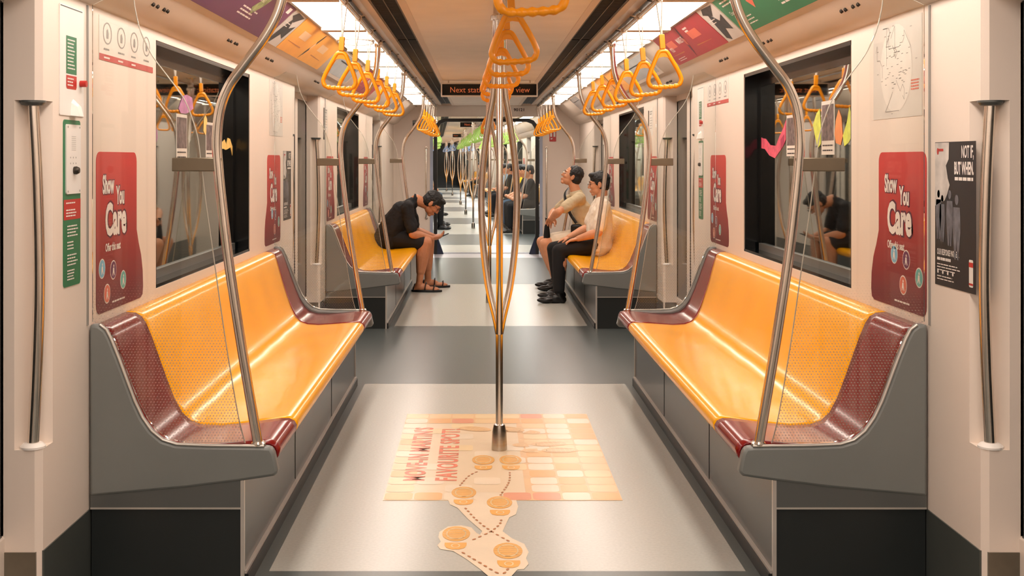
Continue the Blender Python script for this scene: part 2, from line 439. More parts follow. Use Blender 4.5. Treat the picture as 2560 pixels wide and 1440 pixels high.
# ------------------------------------------------------------------ bench, grab pole, screen
PROF = [(.80,.392),(.778,.400),(.764,.418),(.761,.436),(.768,.452),(.784,.462),(.81,.464),(.87,.459),(.94,.452),(1.02,.445),(1.09,.446),(1.135,.458),(1.17,.484),(1.20,.53),(1.23,.60),(1.26,.68),(1.287,.755),(1.306,.805),(1.318,.830),(1.335,.844),(1.366,.848)]
def seat_piece(s, fa, fb, y0, y1, nu, mats, name, parent, full=True):
    b = B(); V = [Vector((x, z)) for x, z in PROF]; n = len(V); vs = []
    for i in range(nu+1):
        for j, p in enumerate(V):
            a, c = fa(j/(n-1)), fb(j/(n-1)); y = a+(c-a)*i/nu
            k = (y-y0)/((y1-y0)/7); wv = math.sin(PI*(k-math.floor(k)))**2
            pan = max(0, 1-abs(p.x-1.02)/.16); back = max(0, 1-abs(p.y-.66)/.14) if p.x > 1.15 else 0
            vs.append((s*(p.x+.005*wv*back), y, p.y-.004*wv*pan))
    fs = [(i*n+j, (i+1)*n+j, (i+1)*n+j+1, i*n+j+1) for i in range(nu) for j in range(n-1)]
    b.add(vs, fs); return b.obj(name, mats, parent, solid=.008, angle=60, recalc=True)
ARM = [(1.366,.862),(1.335,.858),(1.314,.842),(1.298,.81),(1.272,.745),(1.248,.68),(1.222,.61),(1.196,.555),(1.166,.512),(1.13,.482),(1.085,.468),(.99,.464),(.80,.462),(.774,.459)]
ARML = [(.764,.44),(.752,.385),(.752,.375),(.765,.366),(.86,.352),(1.05,.328),(1.366,.300)]
def bench(s, y0, y1, label, group):
    t = thing('bench_seat', label, 'bench', (0,0,0), group)
    e = .045; ya, yb = y0+e, y1-e
    fN = lambda v: y0+.42+.028*math.sin(v*9.5+.6)-.05*math.exp(-((v-.1)/.06)**2)*0
    fF = lambda v: y1-(.59 if v < .3 else .59-.28*min(1, (v-.3)/.6))+.03*math.sin(v*10)
    seat_piece(s, lambda v: ya, fN, ya, yb, 8, MAR, 'maroon_end_seat', t)
    seat_piece(s, fN, fF, ya, yb, 70, YEL, 'yellow_seat_shell', t)
    seat_piece(s, fF, lambda v: yb, ya, yb, 10, MAR, 'maroon_end_seat', t)
    for a, c, sg in ((y0, y0+e, -1), (yb, y1, 1)):
        p = B().prism([(s*x, z) for x, z in ARM+ARML], 'y', a, c).obj('end_panel', GREY, t, bevel=.010, angle=30)
        yt = a if sg < 0 else c
        B().tube([(s*(x-.003), yt-sg*.004, z+.003) for x, z in ARM[1:13]], .005, 8).obj('edge_trim', TRIM, p)
    b = B()
    b.box(*sorted((s*.868, s*1.362)), y0+.012, y1-.012, .0, .385); b.obj('base', GREYD, t)
    for a in (y0, y1-.012):
        g = .005 if a == y0 else -.005
        f = B(); f.box(*sorted((s*.870, s*1.364)), a+g, a+.012+g, .262, .36); f.obj('end_rail', GREYM, t)
        f = B(); f.box(*sorted((s*.862, s*.874)), a+g-.001, a+.013+g, 0, .352); f.box(*sorted((s*.874, s*1.364)), a+g-.001, a+.004+g, .258, .264); f.obj('corner_trim', TRIM, t)
    f = B(); f.box(*sorted((s*.856, s*.868)), y0+.014, y1-.014, .045, .055); f.obj('skirting_trim', TRIM, t)
    f = B(); f.box(*sorted((s*.85, s*.868)), y0+.014, y1-.014, .0, .045); f.obj('skirting', BLACK, t)
    for y in (y0+1.12, y0+2.35):
        f = B(); f.box(*sorted((s*.866, s*.869)), y, y+.003, .06, .38); f.obj('panel_joint', BLACK, t)
    B().box(*sorted((s*.80, s*.87)), y0+.05, y1-.05, .378, .392).obj('seat_frame', GREYM, t)
    return t
POLE = [(.818,.455),(.853,.66),(.888,.876),(.918,1.08),(.940,1.267),(.950,1.37),(.955,1.46),(.945,1.56),(.915,1.64),(.865,1.71),(.805,1.79),(.762,1.865),(.738,1.94),(.728,2.02),(.722,2.13)]
def grab_pole(s, y, label, group, bracket=True):
    t = thing('grab_pole', label, 'grab pole', (s*.818, y, .455), group)
    pts = smooth_path([(s*(x-.818), 0, z-.455) for x, z in POLE], 5)
    B().tube(pts, .0165, 20).obj('pole', STEELP, t)
    B().lathe([(.024,0),(.024,.008),(.019,.014)], (0,0,.008), 20).obj('collar', STEELP, t)
    B().lathe([(.02,0),(.024,.01),(.024,.035),(.02,.045)], (s*(.722-.818),0,1.635), 20).obj('socket', STEELP, t)
    if bracket: B().box(*sorted((s*(.938-.818), s*(1.10-.818))), -.011, .011, .905, .950).obj('bracket', BRK, t, bevel=.003)
    return t
SCR = [(1.362,.868),(1.325,.858),(1.290,.81),(1.262,.74),(1.236,.67),(1.208,.60),(1.178,.545),(1.15,.512),(1.11,.484),(1.06,.473),(.862,.470),(.885,.56),(.927,.81),(.966,1.084),(.99,1.25),(1.008,1.40),(1.022,1.489),(1.060,1.593),(1.115,1.67),(1.169,1.743),(1.205,1.82),(1.222,1.89),(1.226,1.92),(1.29,1.94),(1.362,1.905)]
def screen(s, y, label, group):
    t = thing('draught_screen', label, 'glass screen', (0,y,0), group)
    B().prism([(s*x, z) for x, z in SCR], 'y', -.003, .003).obj('pane', SCREEN, t)
    B().tube(smooth_path([(s*x, 0, z) for x, z in SCR[10:23]], 4), .0019, 8).obj('edge', EDGE, t)
    return t
def floor_pole(y, label, group=None):
    t = thing('split_grab_pole', label, 'grab pole', (0, y, 0), group)
    B().tube([(0,0,0),(0,0,.60)], .0175, 20).obj('lower_post', STEELP, t)
    for k in range(3):
        a = -PI/2+k*2*PI/3; d = Vector((math.cos(a), math.sin(a), 0))
        prof = [(.004,.56),(.022,.64),(.060,.78),(.086,.95),(.098,1.12),(.098,1.27),(.083,1.43),(.058,1.58),(.034,1.70),(.024,1.80),(.021,1.95),(.018,2.08)]
        B().tube(smooth_path([tuple(d*r)[:2]+(z,) for r, z in prof], 5), [.0165]*(5*(len(prof)-1)+1), 18).obj('bowed_bar', STEELP, t)
    B().lathe([(.037,0),(.0375,.01),(.034,.09),(.027,.122),(.018,.128)], (0,0,0), 24).obj('floor_boot', STEEL, t)
    b = B(); b.lathe([(.042,2.07),(.042,2.09),(.03,2.10),(.03,2.18),(.05,2.19)], (0,0,0), 24); b.obj('ceiling_collar', STEELP, t)
    return t
def make_handle(mt, label, cat='strap handle'):
    """triangular strap handle, hanging from z = 0 (the rail); faces along the car"""
    t = thing('strap_handle', label, cat, (0,0,0))
    out = smooth_path([(0,0,-.238),(.018,0,-.243),(.036,0,-.275),(.058,0,-.318),(.072,0,-.352),(.076,0,-.374),(.066,0,-.394),(.045,0,-.401),(.015,0,-.402),(-.015,0,-.402),(-.045,0,-.401),(-.066,0,-.394),(-.076,0,-.374),(-.072,0,-.352),(-.058,0,-.318),(-.036,0,-.275),(-.018,0,-.243),(0,0,-.238)], 6)[:-1]
    rs = []
    for p in out:
        g = max(0, (-p.z-.385)/.017); rs.append(.0102+.0018*g*math.cos(p.x*2*PI/.024))
    b = B(); b.tube(out, rs, 12, closed=True)
    b.prism([(-.030,-.276),(-.018,-.243),(-.006,-.236),(.006,-.236),(.018,-.243),(.030,-.276),(.020,-.268),(0,-.264),(-.020,-.268)], 'y', -.006, .006)
    b.obj('grip', mt, t)
    B().prism(rrect(-.0125, .0125, -.228, -.162, .004), 'y', -.009, .009).obj('buckle', mt, t, bevel=.002)
    st = B()
    st.prism([(-.002,-.165),(.012,-.010),(.015,-.010),(.003,-.165)], 'y', -.007, .007)
    st.prism([(-.003,-.165),(-.015,-.010),(-.012,-.010),(.002,-.165)], 'y', -.007, .007)
    st.tube([(.016*math.cos(a),0,.016*math.sin(a)) for a in [2*PI*k/14 for k in range(14)]], .0035, 6, closed=True)
    st.obj('strap', STRAP, t)
    B().tube([(0,0,-.225),(0,0,-.245)], .005, 8).obj('pin', STEELP, t)
    return t
PROTO = {}
def handles(mt, key, spots, fmt, group, first=[True]):
    for i, (x, y, tilt, yaw) in enumerate(spots):
        M = Matrix.Translation((x, y, 2.13)) @ Matrix.Rotation(tilt, 4, 'Y') @ Matrix.Rotation(yaw, 4, 'Z')
        lab = fmt.format(ORD[i])
        if key not in PROTO:
            PROTO[key] = h = make_handle(mt, lab); h.matrix_world = FR @ M; h['group'] = group
        else: dup(PROTO[key], M, lab, group)
# ------------------------------------------------------------------ people
def head_parts(b, c, M, k=1.0):
    R = M
    def P(x, y, z): return Vector(c)+R @ Vector((x*k, y*k, z*k))
    def E(x, y, z, rx, ry, rz, rot=None): b.ell(P(x, y, z), (rx*k, ry*k, rz*k), R @ rot if rot else R, 18, 12)
    E(-.014, 0, .028, .096, .077, .088)          # skull
    E(.030, 0, -.005, .062, .064, .078)           # face
    E(.028, 0, -.055, .056, .056, .050)           # jaw
    E(.066, 0, -.092, .024, .028, .019)           # chin
    E(.072, 0, .030, .022, .052, .012)            # brow
    for s in (-1, 1):
        E(.060, s*.036, -.022, .028, .022, .022)  # cheek
        E(-.008, s*.076, -.008, .020, .010, .031, Matrix.Rotation(s*.35, 3, 'Z'))   # ear
        E(-.004, s*.080, -.028, .010, .007, .012)
    b.cap(P(.086, 0, .016), P(.105, 0, -.022), .008*k, .011*k, 10)
    for s in (-1, 1): E(.095, s*.011, -.028, .009, .008, .007)
    E(.090, 0, -.057, .013, .024, .007); E(.088, 0, -.070, .012, .020, .007)
def hand(b, wr, d, n, side, curl=.6, k=1.0, spread=.5):
    """wrist, finger direction, palm normal, +1/-1 = which edge carries the thumb"""
    d = Vector(d).normalized(); n = Vector(n); n = (n-d*n.dot(d)).normalized(); sd = d.cross(n)*side; wr = Vector(wr)
    R = Matrix((d, sd, n)).transposed()
    b.cap(wr-d*.02*k, wr+d*.02*k, .024*k, .022*k)
    b.ell(wr+d*.050*k, (.052*k, .041*k, .017*k), R)
    b.ell(wr+d*.040*k+sd*.022*k+n*.006*k, (.036*k, .020*k, .017*k), R)
    for i, L in enumerate((.070, .079, .073, .057)):
        off = (1.5-i)*.0205*k; p = wr+d*(.084-.004*abs(i-1.2))*k+sd*off
        q = p; ang = curl*.35+.04*i; dd = (d+sd*(1.5-i)*.06*spread)
        for f, (fr, rr) in enumerate(((.45, .0088), (.31, .0080), (.24, .0072))):
            v = (dd*math.cos(ang)+n*math.sin(ang)).normalized(); q2 = q+v*L*fr*k
            b.cap(q, q2, rr*k, (rr-.0006)*k, 10); q = q2; ang += curl*(.75 if f == 0 else .55)
    p = wr+d*.022*k+sd*.032*k+n*.004*k
    v = (d*.62+sd*.62+n*.35*curl).normalized(); q = p+v*.042*k; b.cap(p, q, .0125*k, .0105*k, 10)
    v2 = (d*.85+sd*.25+n*.55*curl).normalized(); b.cap(q, q+v2*.034*k, .0102*k, .0088*k, 10)
def foot(b, an, fd, up=Vector((0,0,1)), k=1.0, r=1.0):
    an = Vector(an); fd = Vector(fd); fd = Vector((fd.x, fd.y, 0)).normalized(); z0 = 0
    sd = Vector((-fd.y, fd.x, 0)); base = Vector((an.x, an.y, 0))
    R = Matrix((fd, sd, Vector((0,0,1)))).transposed()
    b.cap(an, base-fd*.02+Vector((0,0,.045)), .036*r*k, .034*r*k)
    b.ell(base+fd*.03+Vector((0,0,.045)), (.085*k*r, .036*k*r, .042*k*r), R)
    b.ell(base+fd*.125*k+Vector((0,0,.030)), (.078*k*r, .044*k*r, .026*k*r), R)
    b.ell(base-fd*.035*k+Vector((0,0,.034)), (.034*k*r, .031*k*r, .032*k*r), R)
    return base, fd, sd, R
def toes(b, an, fd, k=1.0):
    fd = Vector((fd[0], fd[1], 0)).normalized(); sd = Vector((-fd.y, fd.x, 0)); base = Vector((an[0], an[1], 0))
    for i, (r, x) in enumerate(((.013, .200), (.010, .204), (.0095, .196), (.009, .186), (.0085, .172))):
        p = base+sd*(.034-.0165*i)*k; b.cap(p+fd*.16*k+Vector((0,0,.024)), p+fd*x*k+Vector((0,0,.018)), r*k, r*.9*k, 8)
def shoe_mesh(an, fd, k=1.0):
    b = B(); foot(b, an, fd, k=k, r=1.18); return b
def orient(face, up=(0,0,1)):
    f = Vector(face).normalized(); u = Vector(up); u = (u-f*u.dot(f)).normalized(); l = u.cross(f)
    return Matrix((f, l, u)).transposed()
def person(label, J, C, group=None, vox=.0048, cloth_vox=.008, detail=True):
    """J joints in world/car coordinates, C clothing"""
    V = {k: (Vector(v) if isinstance(v, (tuple, list)) and not isinstance(v[0], (tuple, list)) else v) for k, v in J.items()}
    base = Vector((V['hip'].x, V['hip'].y, 0))
    t = thing('person', label, 'person', base, group)
    def L(p): return Vector(p)-base
    lat = (V['shL']-V['shR']).normalized(); hip, ch, nk = L(V['hip']), L(V['chest']), L(V['neck'])
    HR = orient(V['face'], V.get('headup', Vector((0,0,1)))); hc = L(V['head']); k = C.get('k', 1.0)
    ski = C['skin']
    b = B()
    head_parts(b, hc, HR, k)
    b.cap(nk, hc+HR @ Vector((-.028,0,-.05)), .056*k, .052*k)
    b.cap(ch, nk, .065*k, .056*k); b.cap(hip, ch, .085*k, .080*k); b.cap(L(V['shL']), L(V['shR']), .045*k)
    for s in 'LR':
        sh, el, wr = L(V['sh'+s]), L(V['el'+s]), L(V['wr'+s])
        b.cap(sh, sh.lerp(el, .45), .046*k, .045*k); b.cap(sh.lerp(el, .45), el, .045*k, .036*k)
        lm = C.get('limb', 1.0); b.cap(el, el.lerp(wr, .35), .037*k*lm, .040*k*lm); b.cap(el.lerp(wr, .35), wr, .040*k*lm, .026*k*lm)
        if detail: hand(b, wr, V['hd'+s], V['hn'+s], V['ht'+s], V.get('curl'+s, .6), k)
        else: b.ell(wr+Vector(V['hd'+s]).normalized()*.06, (.04, .035, .035))
        kn, an = L(V['kn'+s]), L(V['an'+s]); hj = hip+lat*(.09 if s == 'L' else -.09)*k
        b.cap(hj, kn, .078*k, .056*k)
        m = kn.lerp(an, .32); back = (hip-kn); back.z = 0; back = back.normalized()*.014
        b.cap(kn, m+back, .056*k*lm, .060*k*lm); b.cap(m+back, kn.lerp(an, .7)+back*.4, .060*k*lm, .040*k*lm); b.cap(kn.lerp(an, .7)+back*.4, an, .038*k, .033*k)
        foot(b, an, V['fd'+s], k=k)
        if C.get('shoes') == 'sandals': toes(b, an, V['fd'+s], k)
    b.obj('body', ski, t, remesh=vox, smooth=2, angle=180, recalc=False)
    # shirt
    b = B(); q = .012*k; w1 = C.get('girth', 1.0)
    for a in (-1, 0, 1):
        o1 = lat*a*.062*k*w1; o2 = lat*a*.080*k*w1
        b.cap(hip+o1+Vector((0,0,-.01)), hip.lerp(ch, .5)+o1, .112*k*w1, .110*k*w1); b.cap(hip.lerp(ch, .5)+o1, ch+o2, .110*k*w1, .105*k)
    b.cap(ch+lat*.05, nk+(ch-nk)*.30+lat*.03, .095*k, .062*k); b.cap(ch-lat*.05, nk+(ch-nk)*.30-lat*.03, .095*k, .062*k)
    for s in 'LR':
        sh, el = L(V['sh'+s]), L(V['el'+s]); sl = C.get('sleeve', .72)
        b.cap(ch, sh, .085*k, .064*k); b.cap(nk+(ch-nk)*.35, sh, .05*k, .056*k)
        b.cap(sh, sh.lerp(el, sl*.8), .064*k, .062*k); b.cap(sh.lerp(el, sl*.8), sh.lerp(el, sl), .062*k, .060*k)
    so = b.obj('shirt', C['shirt'], t, remesh=cloth_vox, smooth=4, angle=180, recalc=False)
    if detail:
        tex = bpy.data.textures.new('folds', 'CLOUDS'); tex.noise_scale = .07
        md = so.modifiers.new('folds', 'DISPLACE'); md.texture = tex; md.strength = .022; md.mid_level = .5; md.texture_coords = 'LOCAL'
    if C.get('collar'):
        n = HR @ Vector((0,0,1)); cd = (hc-nk).normalized(); cc = nk+(ch-nk)*.08
        r = Vector((0,0,1)).rotation_difference(cd).to_matrix().to_4x4()
        b = B(); b.lathe([(.070,-.025),(.074,-.022),(.064,.020),(.058,.022),(.062,-.022)], cc, 20, M=r); b.obj('collar', C['collar'], so, angle=60)
    # lower clothing
    b = B(); reach = C.get('leg', .9)
    for s in 'LR':
        kn, an = L(V['kn'+s]), L(V['an'+s]); hj = hip+lat*(.085 if s == 'L' else -.085)*k
        if C['lower'] == 'shorts': b.cap(hj, hj.lerp(kn, reach), .102*k, .086*k)
        else:
            b.cap(hj, kn, .100*k, .072*k); b.cap(kn, kn.lerp(an, .5), .072*k, .066*k); b.cap(kn.lerp(an, .5), an.lerp(kn, .08), .066*k, .056*k)
    b.cap(hip+lat*.08, hip-lat*.08, .108*k)
    b.obj('shorts' if C['lower'] == 'shorts' else 'trousers', C['pants'], t, remesh=cloth_vox, smooth=3, angle=180, recalc=False)
    # footwear
    for s in 'LR':
        an, fd = L(V['an'+s]), Vector(V['fd'+s])
        if C.get('shoes') == 'sandals':
            f = Vector((fd.x, fd.y, 0)).normalized(); sd = Vector((-f.y, f.x, 0)); bs = Vector((an.x, an.y, 0)); z = Vector((0,0,1))
            sole = B(); out = []
            for a in range(24):
                th = 2*PI*a/24; x = .155*math.cos(th)+.075; yy = .050*math.sin(th)*(1+.15*math.cos(th)); p = bs+f*x*k+sd*yy*k; out.append((p.x, p.y))
            sole.prism(out, 'z', .001, .024); so2 = sole.obj('sandal', C['shoe'], t, bevel=.004)
            for x, hgt, wd in ((-.055, .075, .034), (.06, .092, .044), (.145, .064, .052)):
                arc = [bs+f*(x+.01*math.sin(a))*k+sd*math.cos(a)*wd*k+z*(.02+(hgt-.02)*math.sin(a))*k for a in [PI*i/10 for i in range(11)]]
                sb = B(); sb.tube(arc, .011, 8, flat=.5); sb.obj('sandal_strap', C['shoe'], so2)
        else:
            sh = shoe_mesh(an, fd, k).obj('shoe', C['shoe'], t, remesh=.005, smooth=3, angle=180, recalc=False)
    # hair
    h = B(); P = lambda x, y, z: hc+HR @ Vector((x*k, y*k, z*k))
    hs = C.get('hair_style', 'full')
    if hs == 'full':
        h.ell(P(-.020, 0, .046), (.102*k, .084*k, .083*k), HR); h.ell(P(-.045, 0, .0), (.072*k, .080*k, .085*k), HR)
        h.ell(P(.045, 0, .095), (.045*k, .060*k, .026*k), HR)
        for s in (-1, 1): h.ell(P(.012, s*.070, .030), (.024*k, .014*k, .045*k), HR)
    elif hs == 'receding':
        h.ell(P(-.026, 0, .046), (.094*k, .084*k, .084*k), HR); h.ell(P(-.048, 0, .0), (.068*k, .080*k, .080*k), HR)
        for s in (-1, 1): h.ell(P(.014, s*.070, .032), (.026*k, .015*k, .040*k), HR)
    elif hs == 'long':
        h.ell(P(-.018, 0, .044), (.104*k, .090*k, .086*k), HR); h.ell(P(-.055, 0, -.06), (.055*k, .088*k, .12*k), HR)
    ho = h.obj('hair', C['hair'], t, remesh=.005 if detail else .012, smooth=2, angle=180, recalc=False)
    if detail:
        tex = bpy.data.textures.new('tufts', 'CLOUDS'); tex.noise_scale = .018
        md = ho.modifiers.new('tufts', 'DISPLACE'); md.texture = tex; md.strength = .012; md.texture_coords = 'LOCAL'
        for s in (-1, 1):
            e = B(); e.ell(P(.083, s*.031, .008), (.006*k, .013*k, .0045*k), HR, 10, 8); e.obj('eye', C['eye'], t)
            e = B(); e.cap(P(.092, s*.018, .033), P(.082, s*.046, .034), .0035*k, .0028*k, 8); e.obj('eyebrow', C['hair'], t)
    if C.get('glasses'):
        g = B()
        for s in (-1, 1):
            g.tube([P(.106, s*.034+.024*math.cos(a), .006+.016*math.sin(a)) for a in [2*PI*i/16 for i in range(16)]], .0014*k, 6, closed=True)
            g.tube([P(.106, s*.058, .010), P(.06, s*.076, .012), P(-.01, s*.086, .006)], .0014*k, 6)
        g.tube([P(.108, -.010, .010), P(.110, 0, .013), P(.108, .010, .010)], .0014*k, 6)
        go = g.obj('glasses', C['glasses'], t)
        for s in (-1, 1):
            ln = B(); ln.lathe([(.022*k, -.0006), (.022*k, .0006)], P(.106, s*.034, .006), 16, M=(HR @ Matrix.Rotation(PI/2, 3, 'Y')).to_4x4()); ln.obj('lens', SCREENLENS, go)
    return t
SCREENLENS = glassmat('lens_glass', (.95,.96,.95), .05)
SKIN1 = mat('skin_tan', (186,124,88), .5, var=.06, scale=25, bump=.02, bscale=300)
SKIN2 = mat('skin_fair', (206,146,110), .5, var=.06, scale=25, bump=.02, bscale=300)
HAIR = mat('black_hair', (10,10,12), .55, var=.3, scale=80, bump=.3, bscale=220)
EYE = mat('dark_eye', (30,20,16), .2)
def shirtm(name, rgb): return mat(name, rgb, .85, var=.05, scale=12, bump=.05, bscale=500)
BLKSHIRT = shirtm('black_cotton', (13,14,19)); BLKPANT = shirtm('black_trouser_cloth', (10,11,15)); BEIGE = shirtm('beige_cotton', (196,180,148)); WSHIRT = shirtm('white_cotton', (236,224,206))
LSHORT = shirtm('pale_shorts_cloth', (226,212,190)); DSHORT = shirtm('dark_shorts_cloth', (12,13,18))
LEATHER = mat('black_leather', (10,10,12), .3, var=.2, bump=.05); 

# ------------------------------------------------------------------ printed things
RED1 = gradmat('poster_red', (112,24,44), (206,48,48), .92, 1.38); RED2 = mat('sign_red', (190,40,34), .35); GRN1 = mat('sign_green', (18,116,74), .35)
INKW = mat('ink_white', (240,232,226), .4); PUR = mat('ink_purple', (92,32,60), .4); INKG = mat('ink_grey', (150,146,140), .5); INKD = mat('ink_dark', (22,24,33), .35)
PAPER = mat('sticker_paper', (228,222,214), .4); BL1 = mat('ink_sky', (130,190,222), .4); TEAL = mat('ink_teal', (110,186,180), .4); VIO = mat('ink_violet', (110,52,96), .4); CORAL = mat('ink_coral', (222,110,86), .4)
def care_poster(s, ynear, where, lobe_far, yfar):
    """card occupies ynear..yfar along the wall"""
    w = yfar-ynear; x_left_y = ynear if s < 0 else yfar
    A = side_art(s, W, x_left_y, .88)
    r = .035; flare = .085
    right_lobe = (s < 0) == lobe_far
    pts = rrect(0, w, 0, .545, r)                       # TR,TL,BL,BR arcs
    n = 5; TR, TL, BL, BR = pts[:n], pts[n:2*n], pts[2*n:3*n], pts[3*n:]
    if right_lobe: poly = TR+TL+BL+[(w+flare-r, 0), (w+flare-.008, .01), (w+flare, .04), (w+flare-.005, .10), (w+flare*.7, .16), (w+flare*.3, .21), (w, .26)]
    else: poly = TR+TL+[(0, .26), (-flare*.3, .21), (-flare*.7, .16), (-flare+.005, .10), (-flare, .04), (-flare+.008, .01), (-flare+r, 0)]+BR
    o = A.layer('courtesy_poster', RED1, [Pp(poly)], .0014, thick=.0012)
    tag(o, f'red Show You Care poster {where}'.replace('on the ', 'on '), 'poster', 'red courtesy posters')
    txt = [('Show', .065, .405, .085, .66), ('You', .215, .365, .085, .66), ('Care', .095, .262, .150, .80)]
    A.layer('letter_outline', PUR, [T(q, x, z, sz, xs=xs, bold=.085) for q, x, z, sz, xs in txt], .0018, o)
    A.layer('lettering', INKW, [T(q, x, z, sz, xs=xs, bold=.040) for q, x, z, sz, xs in txt]+[T('Offer this seat', .095, .205, .038, xs=.78, bold=.03)], .0023, o)
    ic = ((.060,.150,BL1),(.185,.135,VIO),(.300,.090,TEAL),(.115,.060,CORAL)) if right_lobe else ((.165,.185,BL1),(.285,.175,VIO),(.405,.125,TEAL),(.255,.085,CORAL))
    for x, z, m in ic:
        i = A.layer('icon', INKW, [Pp(oval(x, z, .036, .034))], .0018, o)
        A.layer('icon_disc', m, [Pp(oval(x, z, .032, .030))], .0023, i)
        A.layer('icon_figure', INKW, [Pp(oval(x+.002, z+.014, .005, .005, 10)), Pp([(x-.006,z+.008),(x+.006,z+.008),(x+.008,z-.006),(x+.014,z-.018),(x+.009,z-.02),(x,z-.008),(x-.008,z-.02),(x-.012,z-.018)])], .0027, i)
    A.layer('fine_print', INKW, lines(.17, .022, .16, 1, .01, .006, 3), .0023, o)
def tiny(m, x, z, w, n, dz, h, seed): return lines(x, z, w, n, dz, h, seed)
def black_poster(s, y, where):
    A = side_art(s, W, y, 1.0); w, h = .315, .454
    o = A.layer('safety_poster', INKD, [Pp([(0,0),(w,0),(w,h),(0,h)])], .0014, thick=.0012)
    tag(o, f'black safety poster reading NOT IF, BUT WHEN. {where}', 'poster', 'black safety posters')
    A.layer('smoke_picture', mat('ink_smoke', (204,196,190), .5, var=.25, scale=14), [Pp([(0,h-.002),(.115,h-.002),(.112,.40),(.09,.38),(.105,.34),(.12,.32),(.10,.29),(.08,.27),(.04,.262),(0,.25)])], .0018, o)
    fig = []
    for x, z, k in ((.03,.20,.9),(.12,.19,1.0),(.175,.16,1.15),(.06,.19,.85)):
        fig += [Pp(oval(x, z+.10*k, .012*k, .014*k, 12)), Pp([(x-.022*k,z+.08*k),(x+.022*k,z+.08*k),(x+.026*k,z+.02*k),(x+.012*k,z-.06*k),(x+.003*k,z-.06*k),(x,z),(x-.006*k,z-.06*k),(x-.014*k,z-.06*k),(x-.028*k,z+.03*k)])]
    A.layer('crowd_print', mat('ink_crowd', (104,104,112), .5, var=.35, scale=30), fig, .0018, o)
    A.layer('lettering', INKW, [T('NOT IF,', .302, .405, .052, xs=.52, bold=.02, align='RIGHT'), T('BUT WHEN.', .302, .355, .052, xs=.52, bold=.035, align='RIGHT'),
        T('OUR RESPONSE MATTERS.', .018, .098, .026, xs=.58, bold=.02)]+lines(.16, .335, .142, 1, .01, .010, 5, .02)+lines(.018, .080, .12, 1, .01, .009, 8)+lines(.018, .066, .19, 3, .009, .003, 9)+lines(.018, .028, .17, 2, .009, .003, 2)+[Pp(oval(.025+.04*i, .043, .006, .006, 10)) for i in range(4)], .0018, o)
    A.layer('logo_print', RED2, [Pp(oval(.025, .425, .008, .011, 12)), Pp([(.03,.425),(.07,.425),(.07,.433),(.03,.433)])], .0023, o)
    A.layer('phone_picture', PAPER, [Pp(rrect(.268, .298, .018, .10, .005))], .0018, o)
    A.layer('banner_print', RED2, [Pp([(.268,.078),(.298,.078),(.298,.092),(.268,.092)]), Pp([(.268,.024),(.298,.024),(.298,.030),(.268,.030)])], .0023, o)
def emergency_set(s, y, where, kind='full'):
    """emergency panels on the narrow wall strip; y = edge at the reader's left"""
    A = side_art(s, W, y, 0)
    q = A.layer('emergency_door_panel', WHITE, [Pp(rrect(-.035, .185, 1.535, 1.875, .006))], .003, thick=.003)
    tag(q, f'white emergency release cover {where}', 'panel')
    A.layer('slot', BLACK, [Pp([(-.03,1.868),(.17,1.868),(.17,1.871),(-.03,1.871)])], .0036, q)
    A.layer('green_label', GRN1, [Pp([(.02,1.665),(.115,1.665),(.115,1.782),(.02,1.782)])], .0036, q)
    A.layer('red_label', RED2, [Pp([(.02,1.660),(.115,1.660),(.115,1.625),(.108,1.618),(.027,1.618),(.02,1.625)])], .0036, q)
    A.layer('lettering', INKW, lines(.03, 1.768, .075, 9, .011, .004, 4)+lines(.03, 1.648, .07, 3, .010, .004, 5), .0042, q)
    b = B(); c = A.P((.150, 1.640), .004); b.tube([c, c+A.n*.02], .0105, 14); b.obj('red_stopper', RED2, q)
    b = B(); c = A.P((.085, 1.562), 0)
    b.prism([(-.03,-.027),(.03,-.027),(.022,.012),(.0,.03),(-.022,.012)], 'y', 0, .001); vs = b.v[:5]
    b = B(); fr = [(-.03,-.027,.002),(.03,-.027,.002),(.020,.015,.002),(0,.028,.002),(-.020,.015,.002)]; tp = [(-.022,-.03,.03),(.022,-.03,.03),(.014,.002,.024),(0,.010,.020),(-.014,.002,.024)]
    pts = [c+A.r*a+A.u*z+A.n*h for a, z, h in fr+tp]
    b.add(pts, [(0,1,2,3,4),(9,8,7,6,5)]+[(i,(i+1)%5,(i+1)%5+5,i+5) for i in range(5)])
    tag(b.obj('release_handle', WHITE, bevel=.002), f'white emergency release grip {where}', 'handle')
    o = A.layer('intercom_sign', GRN1, [Pp(rrect(0, .155, 1.005, 1.522, .012))], .002, thick=.002)
    tag(o, f'green and red intercom sign {where}', 'sign')
    A.layer('intercom_plate', WHITE, [Pp(rrect(.016, .148, 1.292, 1.508, .008))], .006, o, thick=.004)
    A.layer('red_block', RED2, [Pp([(0,1.212),(.155,1.212),(.155,1.275),(0,1.275)])], .0026, o)
    A.layer('lettering', INKW, lines(.02, 1.262, .09, 1, .01, .004, 3)+lines(.02, 1.240, .11, 3, .009, .004, 6)+lines(.03, 1.190, .10, 4, .010, .004, 7)+lines(.03, 1.140, .06, 3, .010, .004, 8)+lines(.03, 1.100, .10, 4, .010, .004, 12)+lines(.03, 1.052, .08, 4, .009, .004, 10), .0032, o)
    A.layer('hole_pattern', INKG, [Pp(oval(.05+.025*i, 1.405-.018*j, .003, .003, 8)) for i in range(3) for j in range(2)]+[Pp(oval(x, z, .004, .004, 8)) for x in (.028, .136) for z in (1.30, 1.50)]+[Pp([(.06,1.47-.006*i),(.10,1.47-.006*i),(.10,1.471-.006*i),(.06,1.471-.006*i)]) for i in range(8)], .0065, o)
    b = B(); c = A.P((.085, 1.365), .006); b.tube([c, c+A.n*.008, c+A.n*.016], [.012,.013,.009], 16); b.obj('call_button', DARKM, o)
